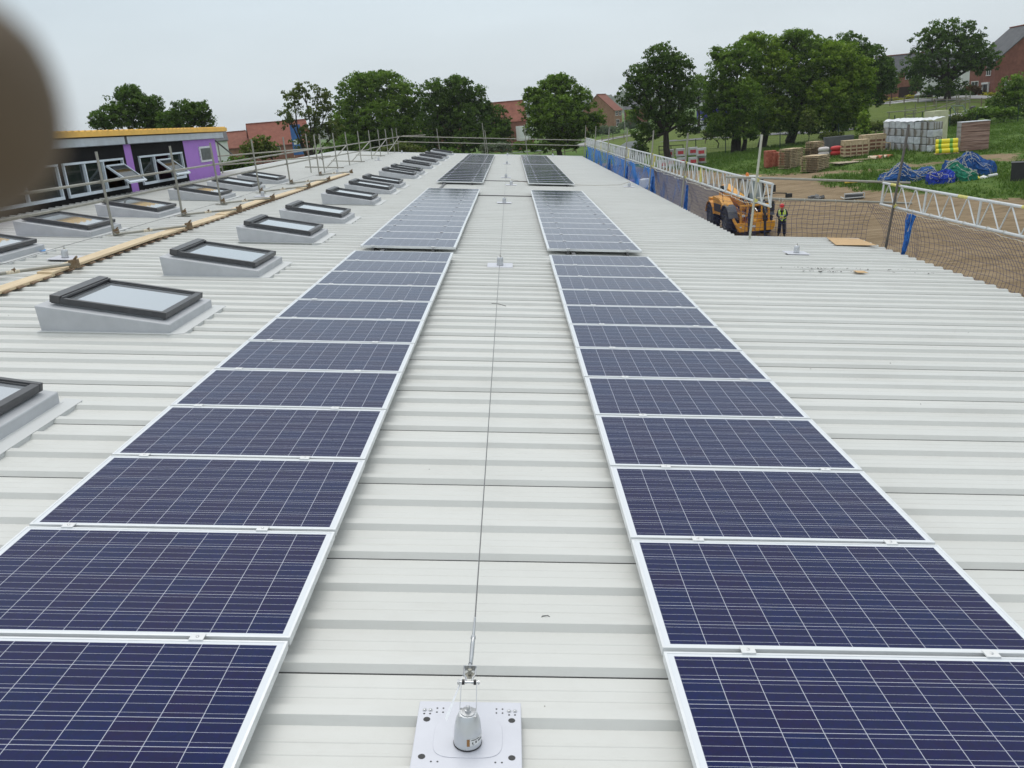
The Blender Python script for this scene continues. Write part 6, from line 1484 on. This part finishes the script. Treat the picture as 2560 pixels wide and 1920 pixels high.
part('cab_roof', mat('cab_roof_grey', (.45, .47, .46), .5), lambda b: b.box((-.7, -.15, 2.62), (.95, 1.35, .10)), .04, False, cab)
cg = bpy.data.materials.new('cab_glass'); cg.use_nodes = True; _b = cg.node_tree.nodes['Principled BSDF']; _b.inputs['Base Color'].default_value = (.34, .42, .42, 1); _b.inputs['Roughness'].default_value = .05; _b.inputs['Alpha'].default_value = .62
part('cab_glass', cg, lambda b: (b.add([(-1.08, .97, 1.4), (-.32, .97, 1.4), (-.32, .72, 2.5), (-1.08, .72, 2.5)], [(0, 1, 2, 3)]), b.add([(-1.15, -.7, 1.4), (-1.15, .9, 1.4), (-1.15, .68, 2.5), (-1.15, -.62, 2.5)], [(0, 1, 2, 3)]), b.add([(-.26, -.7, 1.75), (-.26, .9, 1.6), (-.26, .68, 2.5), (-.26, -.62, 2.5)], [(0, 1, 2, 3)])), 0, False, cab)
part('beacon', mat('beacon_orange', (.75, .20, .02), .35), lambda b: b.lathe([(.09, 0), (.09, .1), (.06, .17), (.01, .19)], (-.55, -.1, 2.68), 12), 0, True)
part('work_light', mat('lamp_amber', (.80, .50, .18), .4), lambda b: (b.box((-.3, .55, 2.70), (.16, .1, .1)), b.box((-1.05, .55, 2.66), (.12, .1, .1)), b.box((1.02, 1.02, 1.25), (.22, .08, .15))), .01)
def carr(b):
    b.prism([(-.95, 2.65, .30), (.85, 2.65, .30), (1.02, 2.65, .52), (1.02, 2.65, .72), (-1.05, 2.65, .72), (-1.05, 2.65, .48)], (0, .14, 0)); b.box((0, 2.55, .32), (1.7, .3, .06)); b.box((-.2, 2.60, .95), (.5, .08, .4))
    for x in (-.75, .75): b.box((x, 2.66, 1.0), (.09, .10, 1.1))
    b.box((0, 2.66, 1.52), (1.6, .09, .09)); b.box((0, 2.66, 1.05), (1.5, .07, .09)); b.box((.38, 2.64, 1.0), (.07, .07, 1.0)); b.box((-.38, 2.64, 1.0), (.07, .07, 1.0))
part('carriage', TY, carr, .015)
part('fork', TB, lambda b: [(b.box((x, 2.80, .6), (.12, .06, 1.1)), b.box((x, 3.35, .09), (.12, 1.2, .05))) for x in (-.5, .35)], 0)
part('lift_arm', TY, lambda b: (b.path([(1.12, 1.0, 1.5), (1.1, 1.5, 1.5), (.95, 2.3, .75), (.85, 2.6, .45)], .085, 4)), .01)
part('ram', mat('ram_chrome', (.55, .55, .55), .25, .9), lambda b: (b.tube((.25, .3, 1.2), (.25, 2.2, 1.05), .04, 8), b.tube((-.2, 1.4, 1.55), (-.2, 2.5, 1.2), .035, 8)), 0)
def hosef(b):
    r = random.Random(2)
    for k in range(9):
        x = r.uniform(-.4, .5); b.path([(x, 1.6, 1.7), (x + .05, 2.1, 1.9 + r.uniform(-.2, .1)), (x - .05, 2.55, 1.5), (x + .1, 2.6, .8)], .022, 5)
part('hose', TB, hosef, 0)
part('mirror', TB, lambda b: (b.path([(-1.1, .9, 2.2), (-1.4, 1.3, 2.15)], .018, 5), b.box((-1.5, 1.35, 2.1), (.22, .06, .34)), b.path([(1.1, .8, 1.6), (1.3, 1.3, 2.2)], .018, 5), b.box((1.32, 1.32, 2.3), (.24, .06, .3)), b.box((-1.05, 2.0, 1.35), (.4, .35, .45)), b.path([(-.8, 1.6, 1.8), (-1.3, 2.1, 1.95), (-1.9, 2.2, 1.9)], .03, 5), b.box((-2.0, 2.2, 1.78), (.32, .16, .2))), .01)
for dx, dy, dz, dw, dh in ((.15, 2.795, .54, .30, .10), (.80, 2.795, .54, .1, .06), (.62, 2.715, 1.06, .16, .10), (.30, 2.715, 1.06, .10, .10)): part('decal', white, lambda b: b.box((dx, dy, dz), (dw, .01, dh)), 0)
part('headlamp', mat('lamp_clear', (.5, .5, .5), .15), lambda b: (b.box((-.95, 1.9, 1.0), (.24, .08, .16)), b.box((.98, 1.9, 1.0), (.2, .08, .16))), .01)

th_.scale = (1.04, 1.08, 1.14)
# ------------------------------------------------------------------ skinned figures
import bmesh
def skin(name, pts, edges, radii, m, parent=None, root=0, sub=2, xf=None):
    me = bpy.data.meshes.new(name); bm = bmesh.new(); ly = bm.verts.layers.skin.verify(); vv = []
    for i, (p, r_) in enumerate(zip(pts, radii)):
        p = Vector(p) if xf is None else xf(Vector(p)); v = bm.verts.new(p); v[ly].radius = (r_, r_) if not isinstance(r_, tuple) else r_; v[ly].use_root = (i == root); vv.append(v)
    for a, b_ in edges: bm.edges.new((vv[a], vv[b_]))
    bm.to_mesh(me); bm.free(); me.materials.append(m); o = bpy.data.objects.new(name, me); COL.objects.link(o)
    if parent is not None: o.parent = parent
    k = o.modifiers.new('skin', 'SKIN'); k.use_smooth_shade = True; s_ = o.modifiers.new('s', 'SUBSURF'); s_.levels = sub; s_.render_levels = sub; return o
skinm = mat('skin', (.45, .24, .17), .55)
pb = at_d(1955, 590, 49.3); per = thing('person', 'person in a red helmet, yellow hi-vis vest and dark trousers beside the telehandler', 'person', (pb.x, pb.y, terr(pb.x, pb.y)), (0, 0, rad(-112 - 90)))
J = {'pel': ((0, 0, .95), (.14, .11)), 'sp': ((0, .0, 1.12), (.135, .10)), 'ch': ((0, .015, 1.32), (.16, .11)), 'nk': ((0, .03, 1.47), .055), 'hd': ((0, .085, 1.58), .088), 'tp': ((0, .10, 1.67), .080),
     'sl': ((-.18, .0, 1.40), .062), 'el': ((-.27, -.02, 1.14), .046), 'wl': ((-.09, .22, 1.07), .031), 'hl': ((-.035, .27, 1.06), .032), 'sr': ((.18, .0, 1.40), .062), 'er': ((.27, -.02, 1.14), .046), 'wr': ((.09, .22, 1.04), .031), 'hr': ((.03, .27, 1.03), .032),
     'pl': ((-.09, 0, .90), .088), 'kl': ((-.11, .05, .50), .062), 'al': ((-.12, .0, .09), .045), 'tl': ((-.13, .15, .04), .038), 'pr': ((.09, 0, .90), .088), 'kr': ((.13, .0, .50), .062), 'ar': ((.20, -.20, .12), .045), 'tr': ((.22, -.07, .04), .038)}
def sk(name, names, edges, m, grow=0, root=None, parent=per):
    pts = [J[n][0] for n in names]; rr = []
    for n in names:
        r_ = J[n][1]; r_ = (r_, r_) if not isinstance(r_, tuple) else r_; rr.append((r_[0] + grow, r_[1] + grow))
    return skin(name, pts, [(names.index(a), names.index(b_)) for a, b_ in edges], rr, m, parent, names.index(root or names[0]))
E_all = [('pel', 'sp'), ('sp', 'ch'), ('ch', 'nk'), ('nk', 'hd'), ('hd', 'tp'), ('ch', 'sl'), ('sl', 'el'), ('el', 'wl'), ('wl', 'hl'), ('ch', 'sr'), ('sr', 'er'), ('er', 'wr'), ('wr', 'hr'), ('pel', 'pl'), ('pl', 'kl'), ('kl', 'al'), ('al', 'tl'), ('pel', 'pr'), ('pr', 'kr'), ('kr', 'ar'), ('ar', 'tr')]
pts = [J[n][0] for n in J]; nm = list(J); ed = [(nm.index(a), nm.index(b_)) for a, b_ in E_all]; rr = [J[n][1] if isinstance(J[n][1], tuple) else (J[n][1],) * 2 for n in J]
for hn, s in (('hl', 1), ('hr', -1)):
    h0 = Vector(J[hn][0])
    for k in range(5):
        a = (k - 2) * .016
        d1 = Vector((s * .03, .03 if k else -.005, .018 * (2 - k) * .5)); b0 = len(pts); pts += [tuple(h0 + Vector((0, .01, a)) + d1 * .6), tuple(h0 + Vector((0, .01, a)) + d1 * (1.3 if k else 1.0) + Vector((s * .02, -.01, -.01)))]; rr += [(.009, .009), (.008, .008)]; ed += [(nm.index(hn), b0), (b0, b0 + 1)]
body = skin('body', pts, ed, rr, skinm, per, 0)
navy = mat('cloth_navy', (.012, .014, .030), .85); vestm = mat('vest_yellow', (.62, .85, .06), .6, 0, .05, 9); redm = mat('helmet_red', (.62, .03, .03), .35)
sk('jacket', ['ch', 'sp', 'pel', 'sl', 'el', 'wl', 'sr', 'er', 'wr', 'nk'], [('pel', 'sp'), ('sp', 'ch'), ('ch', 'sl'), ('sl', 'el'), ('el', 'wl'), ('ch', 'sr'), ('sr', 'er'), ('er', 'wr'), ('ch', 'nk')], navy, .018)
sk('trousers', ['pel', 'pl', 'kl', 'al', 'pr', 'kr', 'ar'], [('pel', 'pl'), ('pl', 'kl'), ('kl', 'al'), ('pel', 'pr'), ('pr', 'kr'), ('kr', 'ar')], navy, .042)
sk('boot', ['al', 'tl'], [('al', 'tl')], TB, .016); sk('boot', ['ar', 'tr'], [('ar', 'tr')], TB, .016)
# vest: shell round the torso with an open V and grey bands
mb = MB(); nz_ = 14
def ringp(z, a, off=.0):
    w_ = np.interp(z, [.86, 1.0, 1.15, 1.32, 1.42, 1.49], [.19, .185, .185, .205, .20, .12]) + off; d_ = np.interp(z, [.86, 1.0, 1.15, 1.32, 1.42, 1.49], [.155, .15, .145, .15, .13, .08]) + off
    return Vector((w_ * math.sin(a), .01 + d_ * math.cos(a), z))
zs = [.86, .93, .97, 1.05, 1.13, 1.17, 1.25, 1.33, 1.41, 1.48]
na = 28
for j in range(len(zs) - 1):
    for i in range(na):
        a0 = 2 * math.pi * i / na; a1 = 2 * math.pi * (i + 1) / na; am = (a0 + a1) / 2; zc = (zs[j] + zs[j + 1]) / 2
        am2 = am if am < math.pi else am - 2 * math.pi
        if abs(am2) < (.10 if zc < 1.17 else .10 + (zc - 1.17) * 1.5): continue
        if zc > 1.30 and abs(abs(am2) - math.pi / 2) < .42: continue
        mi = 1 if (j in (1, 4)) or (abs(abs(am2) - .75) < .12 and zc > 1.17) else 0
        mb.add([ringp(zs[j], a0, .012), ringp(zs[j], a1, .012), ringp(zs[j + 1], a1, .012), ringp(zs[j + 1], a0, .012)], [(0, 3, 2, 1)], mi)
mb.build('vest', [vestm, mat('reflective', (.55, .57, .58), .3, .3)], per)
mb = MB(); mb.lathe([(.120, -.005), (.118, .02), (.112, .06), (.085, .11), (.04, .13), (.005, .135)], (0, .09, 1.645), 18, 0, Matrix.Rotation(-.3, 3, 'X')); mb.box((0, .205, 1.615), (.15, .09, .012), 0, Matrix.Rotation(-.45, 3, 'X')); mb.build('helmet', redm, per, smooth=True)
mb = MB(); mb.lathe([(.012, 0), (.010, .012), (.001, .02)], (0, .17, 1.575), 6, 0, Matrix.Rotation(-1.6, 3, 'X'))
for s in (-1, 1): mb.lathe([(.012, -.018), (.018, 0), (.012, .018)], (s * .088, .075, 1.585), 6)
mb.build('nose_and_ears', skinm, per); mb = MB()
for s in (-1, 1): mb.box((s * .032, .168, 1.60), (.02, .008, .008))
mb.box((0, .162, 1.535), (.04, .006, .008)); mb.build('eyes_and_mouth', TB, per)

# ------------------------------------------------------------------ the photographer's hand, a fingertip in front of the lens
shaded_skin = mat('hand_skin_shaded', (.095, .066, .038), .7, 0, .12, 60, .0002, 400)  # skin colour darkened for the shade an unbuilt phone and body would throw
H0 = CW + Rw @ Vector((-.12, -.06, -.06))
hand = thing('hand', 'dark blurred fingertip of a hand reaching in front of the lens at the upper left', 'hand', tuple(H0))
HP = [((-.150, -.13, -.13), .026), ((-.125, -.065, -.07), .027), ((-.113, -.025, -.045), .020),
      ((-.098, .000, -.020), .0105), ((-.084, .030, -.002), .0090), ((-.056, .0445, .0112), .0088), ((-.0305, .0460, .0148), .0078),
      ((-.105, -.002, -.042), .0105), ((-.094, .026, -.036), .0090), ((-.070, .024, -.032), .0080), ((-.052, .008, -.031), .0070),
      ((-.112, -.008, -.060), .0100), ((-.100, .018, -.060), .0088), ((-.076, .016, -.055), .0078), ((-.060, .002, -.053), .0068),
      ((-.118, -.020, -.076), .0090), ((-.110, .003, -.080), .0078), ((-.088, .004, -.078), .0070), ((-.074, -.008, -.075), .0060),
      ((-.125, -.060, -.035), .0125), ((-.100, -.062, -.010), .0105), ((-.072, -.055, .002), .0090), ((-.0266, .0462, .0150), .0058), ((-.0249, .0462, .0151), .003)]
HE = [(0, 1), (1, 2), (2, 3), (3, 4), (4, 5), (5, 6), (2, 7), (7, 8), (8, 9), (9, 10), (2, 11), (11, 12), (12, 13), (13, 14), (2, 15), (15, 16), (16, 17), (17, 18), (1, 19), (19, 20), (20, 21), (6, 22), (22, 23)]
skin('skin', [p for p, _ in HP], HE, [r_ for _, r_ in HP], shaded_skin, hand, 1, 2, lambda p: CW + Rw @ p - H0)

# ------------------------------------------------------------------ haze
HAZE = .00018
if HAZE:
    mb = MB(); mb.box((0, 1000, 20), (6000, 6000, 110)); hz = mb.build('haze', bpy.data.materials.new('haze'), None)
    m = hz.data.materials[0]; m.use_nodes = True; t = m.node_tree; t.nodes.remove(t.nodes['Principled BSDF']); pv = N('ShaderNodeVolumePrincipled', t)
    pv.inputs['Density'].default_value = HAZE; pv.inputs['Color'].default_value = (.93, .965, 1, 1); t.links.new(pv.outputs[0], t.nodes['Material Output'].inputs['Volume'])
    tag(hz, 'thin pale haze in the distant air', 'haze', None, 'stuff'); hz.display_type = 'WIRE'
